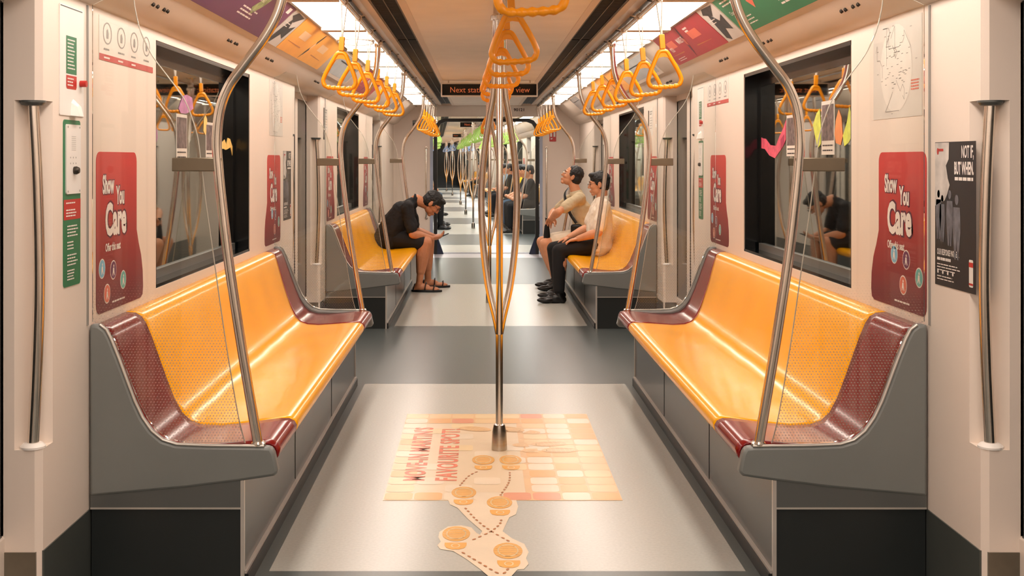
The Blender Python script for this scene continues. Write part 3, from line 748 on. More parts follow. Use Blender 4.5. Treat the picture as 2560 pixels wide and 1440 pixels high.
def icon_banner(s, y, where):
    A = side_art(s, W, y, 0)
    o = A.layer('rules_sticker', mat('clear_sticker', (228,218,208), .35), [Pp([(0,1.735),(.66,1.735),(.66,1.885),(0,1.885)])], .0012, thick=.001)
    tag(o, f'rules sticker with four round icons {where}', 'sticker')
    A.layer('red_band', RED2, [Pp([(0,1.735),(.66,1.735),(.66,1.757),(0,1.757)])], .0018, o)
    rings = []; 
    for i in range(4):
        x = .09+.16*i; ro = oval(x, 1.83, .048, .038, 20); ri = oval(x, 1.83, .042, .033, 20)
        for j in range(20): rings.append(Pp([ro[j], ro[(j+1)%20], ri[(j+1)%20], ri[j]]))
        rings.append(Pp([(x-.012,1.812),(x+.010,1.812),(x+.014,1.83),(x+.004,1.846),(x-.010,1.84)]))
    A.layer('icon_print', INKG, rings, .0018, o)
    A.layer('fine_print', INKG, sum([lines(.05+.16*i, 1.772, .08, 1, .01, .006, i) for i in range(4)], []), .0019, o)
    A.layer('fine_lettering', INKW, sum([lines(.05+.16*i, 1.743, .07, 1, .01, .006, i+4) for i in range(3)], []), .0024, o)
def rail_map(s, y, where):
    A = side_art(s, W, y, 0); w = .49
    o = A.layer('railway_map', mat('map_sheet', (214,208,200), .4), [Pp([(0,1.545),(w,1.545),(w,1.885),(0,1.885)])], .0012, thick=.001)
    tag(o, f'pale railway network map sticker {where}', 'map')
    A.layer('island_shape', PAPER, [Pp(oval(.24, 1.72, .16, .155, 28))], .0017, o)
    rnd = random.Random(5); L = []
    def ln(p, q, t=.0012):
        d = Vector((q[0]-p[0], q[1]-p[1])); n = Vector((-d.y, d.x)).normalized()*t
        L.append(Pp([(p[0]-n.x,p[1]-n.y),(q[0]-n.x,q[1]-n.y),(q[0]+n.x,q[1]+n.y),(p[0]+n.x,p[1]+n.y)]))
    for k in range(9):
        x, z = rnd.uniform(.08,.4), rnd.uniform(1.60,1.86)
        for j in range(5):
            a = rnd.choice((0, PI/4, PI/2, -PI/4)); l = rnd.uniform(.02,.06); x2 = min(max(x+l*math.cos(a)*rnd.choice((-1,1)), .03), .42); z2 = min(max(z+l*math.sin(a), 1.57), 1.87); ln((x,z),(x2,z2)); x, z = x2, z2
    for i in range(60):
        x, z = rnd.gauss(.24,.08), rnd.gauss(1.72,.06); x = min(max(x,.03),.44); z = min(max(z,1.56),1.87); L.append(Pp([(x,z),(x+.018,z),(x+.018,z+.0025),(x,z+.0025)]))
    A.layer('map_print', INKG, L, .0021, o)
    A.layer('legend', CORAL, lines(.39, 1.665, .08, 4, .010, .005, 4, .1), .0021, o)
def paper_notice(s, y, where, z=1.60):
    A = side_art(s, W, y, z); o = A.layer('paper_notice', PAPER, [Pp([(0,0),(.20,0),(.20,.24),(0,.24)])], .0012, thick=.001)
    tag(o, f'white printed paper notice {where}', 'notice')
    A.layer('print', INKG, lines(.02, .20, .16, 2, .02, .012, 3)+lines(.02, .15, .16, 5, .022, .005, 9), .0017, o)
    tag(A.layer('cable_cover', BLACK, [Pp([(-.05,-.02),(-.042,-.02),(-.042,.22),(-.05,.22)]), Pp(rrect(-.06,-.03,-.04,-.02,.004))], .006, thick=.005), f'thin black cable cover beside the notice {where}', 'cable cover')
def advert(s, ya, yb, colour, name, label, deco):
    """poster in the slanting panel above the seats"""
    yl = ya if s < 0 else yb
    A = Art((s*1.2145, yl, 2.0125), (0, -s, 0), (-s*.18, 0, .166)); w = yb-ya; h = .238
    o = A.layer('advert_panel', colour, [Pp([(0,.004),(w,.004),(w,h),(0,h)])], .003, thick=.002)
    tag(o, label, 'advert', f'adverts above the {SIDE[s]} seats'); deco(A, o, w, h); return o
def deco_purple(A, o, w, h):
    A.layer('lettering', INKW, [T('Near Works', w*.50, .165, .075, xs=.9, bold=.01), T('Read more', w*.82, .19, .03), T('Learn', w*.35, .11, .05)]+lines(w*.55, .10, .35, 3, .02, .008, 3)+lines(w*.1, .16, .3, 4, .03, .01, 5)+[Pp(rrect(w*.93,w*.97,.19,.225,.004))], .0036, o)
    A.layer('picture', mat('ink_olive', (150,160,110), .5, var=.4, scale=25), [Pp([(w*.62,.12),(w*.66,.20),(w*.72,.22),(w*.70,.15),(w*.66,.08)])], .0036, o)
    A.layer('dark_panel', VIO, [Pp([(w*.2,.02),(w*.33,.02),(w*.33,.10),(w*.2,.10)])], .0036, o)
def deco_bw(A, o, w, h):
    A.layer('picture', mat('ink_black_print', (44,44,46), .4, var=.5, scale=20), [Pp([(w*.1,.03),(w*.3,.01),(w*.5,.08),(w*.8,.06),(w*.9,.16),(w*.6,.13),(w*.35,.20),(w*.2,.12)]), Pp([(w*.1,.20),(w*.5,.17),(w*.9,.225),(w*.3,.232)])], .0036, o)
    A.layer('lettering', INKW, lines(w*.1, .15, w*.4, 2, .02, .005, 3), .004, o)
def deco_pen(ink, light, flip=False):
    def f(A, o, w, h):
        def line(p, q, t0, t1):
            d = Vector((q[0]-p[0], q[1]-p[1])); n = Vector((-d.y, d.x)).normalized()
            return Pp([(p[0]-n.x*t0,p[1]-n.y*t0),(q[0]-n.x*t1,q[1]-n.y*t1),(q[0]+n.x*t1,q[1]+n.y*t1),(p[0]+n.x*t0,p[1]+n.y*t0)])
        A.layer('pen_print', ink, [line((w*.435,.012),(w*.455,.050),.002,.010), line((w*.455,.050),(w*.478,.100),.016,.018), line((w*.50,.150),(w*.53,.215),.018,.014), line((w*.53,.215),(w*.537,.232),.012,.002)], .0036, o)
        A.layer('fine_print', mat('ink_rust', (196,120,62), .4), [line((w*.05,.075),(w*.32,.072),.0015,.004), line((w*.60,.070),(w*.86,.066),.004,.0015)], .0038, o)
        A.layer('pale_print', light, [Pp([(w*.14,.12),(w*.30,.12),(w*.30,.175),(w*.14,.175)]), Pp([(w*.62,.115),(w*.80,.115),(w*.80,.17),(w*.62,.17)]), line((w*.478,.100),(w*.50,.150),.016,.017)], .0036, o)
    return f
def deco_green(A, o, w, h):
    A.layer('lettering', INKW, [T('Guy Talk', w*.42, .160, .085, xs=.9, bold=.01), T('Choose today', w*.05, .12, .035)]+lines(w*.05, .20, .3, 2, .02, .008, 3)+lines(w*.5, .10, .4, 3, .022, .009, 6)+lines(w*.08, .08, .25, 3, .02, .006, 8), .0036, o)
    A.layer('picture', CORAL, [Pp([(w*.30,.10),(w*.36,.17),(w*.40,.22),(w*.34,.22),(w*.28,.15)])], .0036, o)
def deco_red(A, o, w, h):
    A.layer('lettering', INKW, [T('YOU', w*.12, .10, .05, bold=.02), T('MAKE IT', w*.36, .13, .055, bold=.02)]+lines(w*.62, .19, .12, 2, .02, .012, 3)+lines(w*.1, .04, .25, 2, .015, .005, 8), .0036, o)
    deco_pen(PUR, CORAL)(A, o, w, h)
def deco_holder(A, o, w, h):
    A.layer('clear_cover', mat('holder_grey', (176,172,168), .2), [Pp(rrect(w*.06, w*.94, .03, h-.02, .01))], .0036, o)
    A.layer('dark_strip', BLACK, [Pp([(w*.15,.15),(w*.85,.15),(w*.85,.16),(w*.15,.16)])], .004, o)
def led_sign(x0, x1, y, z0, z1, texts, label, mesh_name='led_sign'):
    t = thing(mesh_name, label, 'sign', ((x0+x1)/2, y, z0)); w = x1-x0; h = z1-z0
    B().box(-w/2, w/2, 0, .07, 0, h).obj('housing', WHITE, t, bevel=.005)
    A = Art((-w/2, -.001, 0), (1,0,0), (0,0,1)); A2 = Art((0, -.001, 0), (1,0,0), (0,0,1))
    A.layer('display', BLACKG, [Pp([(.014,.014),(w-.014,.014),(w-.014,h-.014),(.014,h-.014)])], .0005, t)
    A2.layer('lettering', emis('led_amber', (240,120,70), .55), texts(w, h), .0012, t)
    b = B()
    for sx in (-1, 1): b.tube([(sx*w*.42, .035, h), (sx*w*.42, .035, 2.19-z0)], .008)
    b.obj('hanger', STEELP, t)
    return t
def vent_cluster(s, y, where):
    """small dark fixings on the lower edge of the coving"""
    t = thing('coving_fixing', f'small dark metal fixing on the {SIDE[s]} coving {where}', 'fixing', (s*1.275, y, 1.965), f'small fixings on the {SIDE[s]} coving')
    R = Matrix.Rotation(s*-.75, 3, 'Y')
    for k, yy in enumerate((-.10, -.04, .05, .10)):
        b = B(); b.lathe([(.007,-.010),(.008,-.002),(.004,.004)], (0,yy,-.002), 12, M=R.to_4x4()); b.obj('screw', DARKM, t)
    return t
# ================================================================== THE FRONT CAR
DB = [(-6.6, 4.08), (7.48, 10.07), (13.45, 17.05)]
floor(-6.5, 17.72, DB, [(17.05, 17.72)])
ceiling(-6.5, 17.72)
b = B(); b.box(-1.56, 1.56, -6.55, -6.5, 0, 2.25); struct(b.obj('wall_back', WALL), 'end wall behind the photographer')
MOD = [0, 5.99]
wn = 1; dn = 1
SEC = [(-6.5, 2.28, None, (False, True)), (3.49, 8.29, (4.73, 6.66), (True, True)), (9.58, 14.28, (10.72, 12.65), (True, True)), (15.57, 17.72, None, (True, False))]
WHERE = ['', 'beside the front benches', 'beside the rear benches', '']
for s in (-1, 1):
    for i, (a, c, win, nt) in enumerate(SEC):
        wall_section(f'wall_{SIDE[s]}', s, a, c, win, notch=nt)
        kick(f'baseboard_{SIDE[s]}', s, a, c)
        if win: window(wn, s, win[0], win[1], WHERE[i]); wn += 1
    for a, c, wh in ((2.28, 3.49, 'nearest the camera'), (8.29, 9.58, 'between the two bench pairs'), (14.28, 15.57, 'before the gangway')):
        door(s, a-.02, c+.02, dn, f'{SIDE[s]} sliding doors {wh}'); dn += 1
# gangway wall
b = B()
for x0, x1 in ((-1.56, -.79), (.79, 1.56)): b.box(x0, x1, 17.70, 17.78, 0, 2.25)
b.box(-.79, .79, 17.70, 17.78, 2.03, 2.25)
struct(b.obj('wall_front', WALL), 'white end wall with the open gangway')
arch = [(-.775, .0), (-.775, 1.80), (-.755, 1.90), (-.70, 1.97), (-.62, 2.0), (.62, 2.0), (.70, 1.97), (.755, 1.90), (.775, 1.80), (.775, .0)]
g = thing('gangway_arch', 'black rubber arch around the open gangway with flared dark blue feet', 'door frame', (0, 17.72, 0))
b = B(); inner = [(x*.935 if abs(x) > .7 else x*.96, z-(.048 if z > 1.95 else .03 if z > 1.85 else 0)) for x, z in arch]
for i in range(len(arch)-1):
    q = [arch[i], arch[i+1], inner[i+1], inner[i]]; b.prism(q, 'y', -.035, .06)
b.obj('rubber_arch', BLACK, g)
for s in (-1, 1):
    B().prism([(s*.775,0),(s*.775,.34),(s*.74,.34),(s*.72,.26),(s*.64,.03),(s*.63,0)], 'y', -.03, .05).obj('flared_foot', NAVY, g, bevel=.006)
    B().box(*sorted((s*.785, s*.83)), -.03, -.021, 0, 1.9).obj('blue_strip', mat('pale_blue_trim', (168,178,200), .4), g)
b = B(); b.box(-.79, .79, 17.705, 18.0, -.06, .004); b2 = b.obj('trim_1', FV); struct(b2, 'pale metal gangway threshold')
b = B(); b.box(-.79, .79, 17.83, 17.85, .004, .010); struct(b.obj('trim_2', NAVY), 'dark blue joint line across the gangway threshold')
for s in (-1, 1):
    t = thing('gangway_handrail', f'slim vertical steel handrail on the {SIDE[s]} of the gangway', 'handrail', (s*.885, 17.64, .53), 'gangway handrails')
    B().tube([(0,.06,0),(0,.01,.015),(0,0,.05),(0,0,.99),(0,.01,1.025),(0,.06,1.04)], .014, 14).obj('bar', STEELP, t)
    for z in (0, 1.04): B().lathe([(.024,0),(.02,.008)], (0,.058,z), 14, M=Matrix.Rotation(PI/2, 4, 'X')).obj('flange', STEELP, t)
A = Art((.93, 17.699, 1.66), (1,0,0), (0,0,1))
o = tag(A.layer('fire_sign', RED2, [Pp(rrect(0,.10,0,.17,.01))], .003, thick=.002), 'small red and white fire equipment sign on the gangway wall', 'sign')
A.layer('pictogram', INKW, [Pp([(.012,.07),(.04,.07),(.04,.155),(.012,.155)]), Pp([(.06,.07),(.088,.07),(.088,.155),(.06,.155)]), Pp([(.02,.03),(.035,.03),(.05,.05),(.02,.05)])], .0036, o)
A = Art((0, 17.699, 2.03), (1,0,0), (0,0,1))
o = tag(A.layer('number_plate', WHITE, [Pp([(-.74,.008),(.74,.008),(.74,.155),(-.74,.155)])], .003, thick=.002), 'pale header panel over the gangway with car number 90121', 'sign')
A.layer('lettering', INKD, [T('90121', .405, .078, .060, xs=1.1, bold=.02)], .0036, o)
t = thing('speaker_box', 'small grey box high on the left of the gangway wall', 'box', (-1.03, 17.66, 1.88))
B().box(-.055, .055, 0, .04, 0, .09).obj('case', GREY, t, bevel=.005); B().box(-.045, .045, -.003, .001, .01, .05).obj('grille', BLACK, t)
# overhead
grilles(-1.2, 17.4, 6, 'of the front car'); tracks(3.0, 17.3, 'of the front car')
lamps([-5.21+1.37*k for k in range(16)], 1.25, 'the front car')
for s in (-1, 1):
    rail(s*.722, 2.6, 17.5, f'long steel handle rail above the {SIDE[s]} aisle edge', [2.7, 5.2, 9.0, 11.6, 13.2, 15.5, 17.3])
    for y in (7.72, 13.75):
        o = B().tube([(s*.893+.115*math.cos(a), y+.21*math.sin(a), 2.158) for a in [2*PI*k/32 for k in range(32)]], .010, 10, closed=True).obj('lamp_ring', WHITE)
        tag(o, f'white oval ring under the {SIDE[s]} ceiling lamps {"over the middle doors" if y < 9 else "over the far doors"}', 'ring')
rail(0, 1.6, 17.0, 'steel handle rail along the middle of the ceiling', [2.0, 4.35, 7.2, 9.5, 12.9, 15.4])
grip = lambda n, x0, y0, d: [(x0, y0+d*i, random.uniform(-.02,.02), random.uniform(-.06,.06)) for i in range(n)]
L = [(-.722, y, .07+random.uniform(-.02,.02), random.uniform(-.1,.1)) for y in (5.57,6.2,6.88,7.52,8.23,8.98)]
handles(ORG, 'o', L, '{} orange strap handle from the camera in the near row on the left rail', 'orange strap handles on the left rail')
L = [(.722, y, -.07+random.uniform(-.02,.02), random.uniform(-.1,.1)) for y in (5.47,6.13,6.79,7.48,8.12,8.77)]
handles(ORG, 'o', L, '{} orange strap handle from the camera in the near row on the right rail', 'orange strap handles on the right rail')
L = [(.0+dx, y, dt, yw) for y, dx, dt, yw in ((2.68,.0,-.06,.05),(4.05,.0,-.06,-.06),(4.66,.0,-.05,.05),(5.4,.0,-.01,.10),(6.1,.0,0.02,-.06),(6.75,.0,.01,.05))]
handles(ORG, 'o', L, '{} orange strap handle from the camera on the middle rail', 'orange strap handles on the middle rail')
handles(ORG, 'o', [(-.722, 13.75+.66*i, .05, random.uniform(-.5,.1)) for i in range(6)], '{} orange strap handle in the far cluster on the left rail', 'far orange strap handles on the left rail')
handles(ORG, 'o', [(.722, 13.5+.66*i, -.05, random.uniform(-.1,.5)) for i in range(6)], '{} orange strap handle in the far cluster on the right rail', 'far orange strap handles on the right rail')
handles(ORG, 'o', [(0, 13.5+.66*i, 0, random.uniform(-.2,.2)) for i in range(4)], '{} orange strap handle in the far cluster on the middle rail', 'far orange strap handles on the middle rail')
led_sign(-.485, .485, 12.0, 2.025, 2.165, lambda w, h: [T('Next station:', -.39, .042, .080, xs=.95), T('view', .405, .042, .080, xs=.95, align='RIGHT')], 'black ceiling display with amber words Next station in a white frame')
# benches and their poles and screens
BN = {0: ('front', 'nearest the camera'), 1: ('rear', 'before the gangway')}
bench_objs = {}
for i, dy in enumerate(MOD):
    for s in (-1, 1):
        y0, y1 = 3.91+dy, 7.44+dy
        bench(s, y0, y1, f'{BN[i][0]} {SIDE[s]} bench of yellow and maroon moulded seats on a grey base {BN[i][1]}', 'moulded bench seats')
        for e, y in (('near', y0+.022), ('far', y1-.022)):
            grab_pole(s, y, f'curved steel grab pole at the {e} end of the {BN[i][0]} {SIDE[s]} bench', 'curved grab poles')
            screen(s, y, f'clear dotted glass screen at the {e} end of the {BN[i][0]} {SIDE[s]} bench', 'glass draught screens')
for s in (-1, 1):
    for y, sg, wh in ((3.49, 1, 'nearest the camera'), (8.29, -1, 'past the front bench'), (9.58, 1, 'before the rear bench'), (14.28, -1, 'past the rear bench'), (15.57, 1, 'nearest the gangway')):
        grab_bar(s, y, sg, f'vertical steel grab bar recessed in the {SIDE[s]} door post {wh}', 'recessed door grab bars')
floor_pole(5.78, 'tall steel pole in the aisle with three bowed bars, standing on the floor sticker')
floor_pole(11.70, 'second steel pole with bowed bars, farther down the aisle')
# wall graphics
for i, dy in enumerate(MOD):
    f = BN[i][0]
    care_poster(-1, 3.99+dy, f'on the left wall at the near end of the {f} bench', True, 4.46+dy)
    care_poster(-1, 7.20+dy, f'on the left wall at the far end of the {f} bench', False, 7.67+dy)
    care_poster(1, 3.93+dy, f'on the right wall at the near end of the {f} bench', True, 4.40+dy)
    care_poster(1, 7.14+dy, f'on the right wall at the far end of the {f} bench', False, 7.61+dy)
emergency_set(-1, 3.675, 'on the left door post nearest the camera')
emergency_set(1, 8.02, 'on the right wall past the front bench')
black_poster(1, 3.855, 'on the right door post nearest the camera')
black_poster(-1, 7.79, 'on the left wall past the front bench')
icon_banner(-1, 4.02, 'high on the left wall near the camera'); icon_banner(1, 7.72, 'high on the right wall at the far window edge')
rail_map(1, 4.46, 'high on the right wall near the camera'); rail_map(-1, 7.27, 'high on the left wall past the front window')
paper_notice(-1, 9.85, 'on the left wall before the rear bench'); paper_notice(1, 10.35, 'on the right wall before the rear bench')
for s in (-1, 1):
    for y, wh in ((4.45,'nearest the camera'),(5.75,'over the front window'),(6.75,'at the far edge of the front window'),(8.7,'over the middle doors'),(11.9,'over the rear window'),(14.9,'over the far doors')): vent_cluster(s, y, wh)
    # wall joint strips
    b = B(); b.box(*sorted((s*(W-.004), s*(W+.001))), 3.895, 3.907, .86, 1.90); b.box(*sorted((s*(W-.004), s*(W+.001))), 9.885, 9.897, .86, 1.90)
    struct(b.obj('trim_3' if s < 0 else 'trim_4', INKG), 'narrow vertical joint strips on the wall')
# adverts
APUR = mat('advert_purple', (112,56,92), .4); AYEL = mat('advert_amber', (250,176,70), .4); ARED = mat('advert_red', (176,48,60), .4); AGRN = mat('advert_green', (40,126,84), .4); AGRY = mat('advert_grey', (206,200,194), .35)
advert(-1, 4.22, 6.18, APUR, 'a', 'purple advert with white lettering above the left seats', deco_purple)
advert(-1, 6.20, 6.56, AGRY, 'a', 'narrow grey and black picture advert beside the purple one', deco_bw)
advert(-1, 6.58, 8.22, AYEL, 'a', 'amber advert with a dark fountain pen above the left seats', deco_pen(INKD, mat('ink_peach', (244,200,150), .4)))
advert(1, 4.15, 5.88, AGRN, 'a', 'green advert with white lettering above the right seats', deco_green)
advert(1, 5.90, 6.28, AGRY, 'a', 'narrow grey and black picture advert beside the green one', deco_bw)
advert(1, 6.30, 7.84, ARED, 'a', 'red advert with dark pens and white words above the right seats', deco_red)
for s in (-1, 1):
    advert(s, 8.5, 9.9, CREAM, 'a', f'empty grey poster holder above the {SIDE[s]} middle doors', deco_holder)
    advert(s, 10.3, 11.9, ARED if s < 0 else AYEL, 'a', f'{"maroon" if s < 0 else "amber"} advert above the {SIDE[s]} rear bench', deco_red if s < 0 else deco_pen(INKD, CORAL))
    advert(s, 14.3, 15.4, CREAM, 'a', f'empty grey poster holder above the {SIDE[s]} far doors', deco_holder)
# prints and paint splashes on the window glass
def photo_print(s, y, w, z0, z1, label):
    A = Art((s*1.4555, y, z0), (0,-s,0), (0,0,1)); h = z1-z0
    o = tag(A.layer('photo_print', PAPER, [Pp([(0,0),(w,0),(w,h),(0,h)])], .001, thick=.0008), label, 'photo print', 'photo prints stuck on the windows')
    A.layer('picture', mat('ink_photo', (112,98,98), .5, var=.6, scale=35), [Pp([(.01,h*.26),(w-.01,h*.26),(w-.01,h*.93),(.01,h*.93)])], .0016, o)
    A.layer('print', INKD, lines(.02, h*.16, w-.04, 2, .022, .006, 3, .1), .0016, o)
photo_print(-1, 5.38, .20, 1.395, 1.605, 'left window photo print nearest the camera')
photo_print(-1, 5.96, .17, 1.395, 1.585, 'left window photo print behind the curved pole')
photo_print(1, 6.06, .25, 1.415, 1.62, 'right window photo print farther from the camera'); photo_print(1, 5.44, .20, 1.42, 1.66, 'right window photo print nearer the camera')
def splash(s, pts, m, label, two=None):
    A = Art((s*1.4555, 0, 0), (0,-s,0), (0,0,1))
    r = lambda p: (-s*p[0], p[1]); o = A.layer('window_decal', m, [Pp([r(p) for p in pts])], .0012, thick=.0006)
    tag(o, label, 'decal')
    if two: A.layer('darker_patch', two[0], [Pp([r(p) for p in q]) for q in two[1]], .0018, o)
PINK = mat('decal_pink', (226,96,122), .5, var=.25, scale=30); PINK2 = mat('decal_magenta', (176,50,90), .5); LIME = mat('decal_lime', (214,226,96), .5, var=.2, scale=30); AMB = mat('decal_amber', (244,206,120), .5, var=.1, scale=20); ORA = mat('decal_orange', (240,150,90), .5, var=.2); LIL = mat('decal_lilac', (190,130,176), .5, var=.25, scale=25)
splash(1, [(6.72,1.52),(6.66,1.535),(6.58,1.515),(6.5,1.51),(6.40,1.475),(6.28,1.47),(6.20,1.52),(6.12,1.56),(6.07,1.60),(6.075,1.50),(6.12,1.47),(6.2,1.44),(6.3,1.405),(6.42,1.42),(6.52,1.455),(6.60,1.46),(6.70,1.455)], PINK, 'pink ribbon decal at the far edge of the right window', (PINK2, [[(6.70,1.52),(6.63,1.50),(6.64,1.47),(6.69,1.465)], [(6.18,1.50),(6.10,1.53),(6.10,1.48),(6.17,1.45)]]))
splash(1, [(5.58,1.56),(5.52,1.61),(5.47,1.63),(5.45,1.55),(5.45,1.47),(5.50,1.45),(5.54,1.50)], LIME, 'lime splash decal beside the nearer right photo print')
splash(1, [(5.22,1.57),(5.18,1.615),(5.14,1.58),(5.12,1.50),(5.15,1.46),(5.22,1.47),(5.24,1.51)], ORA, 'orange splash decal right of the nearer photo print')
splash(1, [(5.12,1.50),(5.06,1.56),(5.03,1.62),(4.99,1.57),(4.95,1.61),(4.90,1.63),(4.84,1.60),(4.80,1.55),(4.86,1.52),(4.93,1.54),(4.99,1.50),(5.04,1.47),(5.10,1.455)], LIME, 'lime splash decal at the near edge of the right window')
splash(-1, [(6.26,1.53),(6.29,1.50),(6.34,1.49),(6.40,1.505),(6.44,1.48),(6.48,1.515),(6.54,1.51),(6.60,1.47),(6.655,1.40),(6.65,1.38),(6.60,1.42),(6.55,1.465),(6.48,1.455),(6.43,1.45),(6.38,1.455),(6.33,1.455),(6.29,1.46)], AMB, 'amber zigzag decal at the far edge of the left window')
splash(-1, [(5.92,1.60),(5.95,1.62),(5.99,1.60),(5.99,1.54),(5.95,1.52),(5.91,1.54)], AMB, 'small amber blob decal on the left window')
splash(-1, [(5.42,1.63),(5.50,1.69),(5.58,1.70),(5.68,1.69),(5.70,1.64),(5.62,1.62),(5.55,1.61),(5.46,1.61)], LIL, 'lilac splash decal above the left photo print')
splash(-1, [(4.82,1.46),(4.90,1.44),(4.98,1.49),(5.06,1.53),(5.07,1.49),(5.02,1.44),(4.94,1.40),(4.90,1.36),(4.84,1.38)], LIL, 'lilac splash decal at the near edge of the left window')

# ------------------------------------------------------------------ floor sticker
A = Art((0, 0, 0), (1, 0, 0), (0, 1, 0))
X0, Y0, SX, SY = -.492, 4.92, .984, 1.67
def fp(x, y, H=1.4): s_ = (y-398)/H; return ((x-1200)/s_-.093, 3000/s_)
def cp(x, y): return fp(880+x/3, 960+y/3)
ST0 = mat('sticker_cream', (226,204,172), .3, var=.03, scale=4)
ST = [mat('sticker_pale', (232,214,188), .3), mat('sticker_peach', (232,198,148), .3), mat('sticker_amber', (234,176,108), .3), mat('sticker_coral', (226,152,116), .3), mat('sticker_sand', (232,206,160), .3)]
GROUT = mat('sticker_grout', (228,186,134), .3)
path = [cp(*p) for p in ((720,872),(735,905),(790,930),(870,1015),(975,1105),(960,1132),(935,1120),(895,1078),(820,1062),(720,1072),(655,1112),(648,1150),(665,1185),(640,1212),(660,1240),(760,1256),(850,1310),(960,1390),(1030,1450),(1190,1450),(1240,1395),(1290,1390),(1325,1352),(1306,1310),(1325,1262),(1292,1202),(1200,1160),(1130,1107),(1180,1002),(1230,980),(1246,920),(1232,872))]
o = A.layer('floor_sticker', ST0, [Pp([(X0,Y0),(X0+SX,Y0),(X0+SX,Y0+SY),(X0,Y0+SY)])], .0012, thick=.001)
tag(o, 'orange and cream tiled floor sticker with shoe prints under the near split pole', 'floor sticker')
A.layer('sticker_tail', ST[0], [Pp(path)], .0016, o)
A.layer('grout_lines', GROUT, [Pp([(X0+SX*.60,Y0),(X0+SX,Y0),(X0+SX,Y0+SY),(X0+SX*.60,Y0+SY)]), Pp([(X0,Y0+SY*.86),(X0+SX*.6,Y0+SY*.86),(X0+SX*.6,Y0+SY),(X0,Y0+SY)])], .0015, o)
rnd = random.Random(11); cells = {i: [] for i in range(5)}
cw, chh = SX/8, SY/14
for i in range(8):
    for j in range(14):
        mid = (1 <= i <= 4 and 1 <= j <= 11)
        if mid and rnd.random() < .72: continue
        c = rnd.choices(range(5), (5, 3, 2, .5, 3))[0]
        if mid: c = rnd.choice((0, 4))
        if (i, j) in ((0,0),(0,3),(7,9),(7,13)): c = 2
        if (i, j) in ((5,0),(2,12),(5,13)): c = 3
        cells[c].append(Pp(rrect(X0+i*cw+.004, X0+(i+1)*cw-.004, Y0+j*chh+.004, Y0+(j+1)*chh-.004, .022, 3)))
tb = B()
for c in range(5):
    for q in cells[c]: tb.add([A.P(p, .0019) for p in q[1]], [tuple(range(len(q[1])))], c)
tb.obj('tile_pattern', ST, o, recalc=False)
A.layer('lettering', mat('ink_salmon', (226,116,80), .35), [T("MOVE-IN MARTIN'S", -.338, 5.22, .128, xs=.86, bold=.028, space=1.1, rot=PI/2), T('FAVOURITE SPOT!', -.198, 5.22, .128, xs=.89, bold=.028, space=1.1, rot=PI/2)], .0023, o)
SOLE = mat('print_amber', (236,174,84), .3); SOLE2 = mat('print_fine_line', (234,208,160), .3)
def shoe_print(x, y, faint=False, rot=0.):
    def tr(p): return (x+p[0]*math.cos(rot)-p[1]*math.sin(rot), y+p[0]*math.sin(rot)+p[1]*math.cos(rot))
    ball = [tr((px*(1+.0), py+.05)) for px, py in oval(0, 0, .052, .088, 26)]
    heel = [tr(p) for p in [(-.040,-.055),(.040,-.055),(.040,-.085),(.032,-.115),(.014,-.130),(-.014,-.130),(-.032,-.115),(-.040,-.085)]]
    q = A.layer('shoe_print', GROUT if faint else SOLE, [Pp(ball), Pp(heel)], .0026, o)
    ri = []
    ro, r2 = oval(0, 0, .038, .066, 22), oval(0, 0, .033, .058, 22)
    for j in range(22): ri.append(Pp([tr((p[0], p[1]+.05)) for p in (ro[j], ro[(j+1)%22], r2[(j+1)%22], r2[j])]))
    for j in range(7):
        yy = -.015+.022*j; hw = .050*math.sqrt(max(.05, 1-((yy-.05)/.088)**2)); ri.append(Pp([tr(p) for p in ((-hw,yy),(hw,yy),(hw,yy+.0035),(-hw,yy+.0035))]))
    ro, r2 = oval(0,-.09,.017,.024,16), oval(0,-.09,.012,.018,16)
    for j in range(16): ri.append(Pp([tr(p) for p in (ro[j], ro[(j+1)%16], r2[(j+1)%16], r2[j])]))
    A.layer('tread', ST[1] if faint else SOLE2, ri, .0031, q)
for cx, cy in ((985,592),(1190,592),(838,842),(1108,918),(780,1158),(1172,1288)): shoe_print(*cp(cx, cy))
for cx, cy, r in ((990,345,1.2),(1240,350,1.0),(1400,455,-1.4),(1480,500,-1.5)): shoe_print(*cp(cx, cy), faint=True, rot=r)
dots = []
for P4 in (((965,650),(880,690),(810,765)),((1182,650),(1178,735),(1115,835)),((838,920),(930,1020),(1045,1108),(1190,1190)),((1120,1005),(1110,1050),(1040,1110),(885,1182)),((800,1250),(960,1345),(1110,1428),(1170,1392))):
    pp = smooth_path([cp(*p)+(0,) for p in P4], 20); acc = 0; last = pp[0]
    for p, q in zip(pp, pp[1:]):
        acc += (q-p).length
        if acc > .034:
            acc = 0; d = (q-p).normalized(); a = math.atan2(d.y, d.x); dots.append(Pp(oval(q.x, q.y, .011, .005, 10, a)))
tag(A.layer('dotted_path', mat('ink_brown', (176,110,54), .4), dots, .0029, o), 'brown dotted walking path')

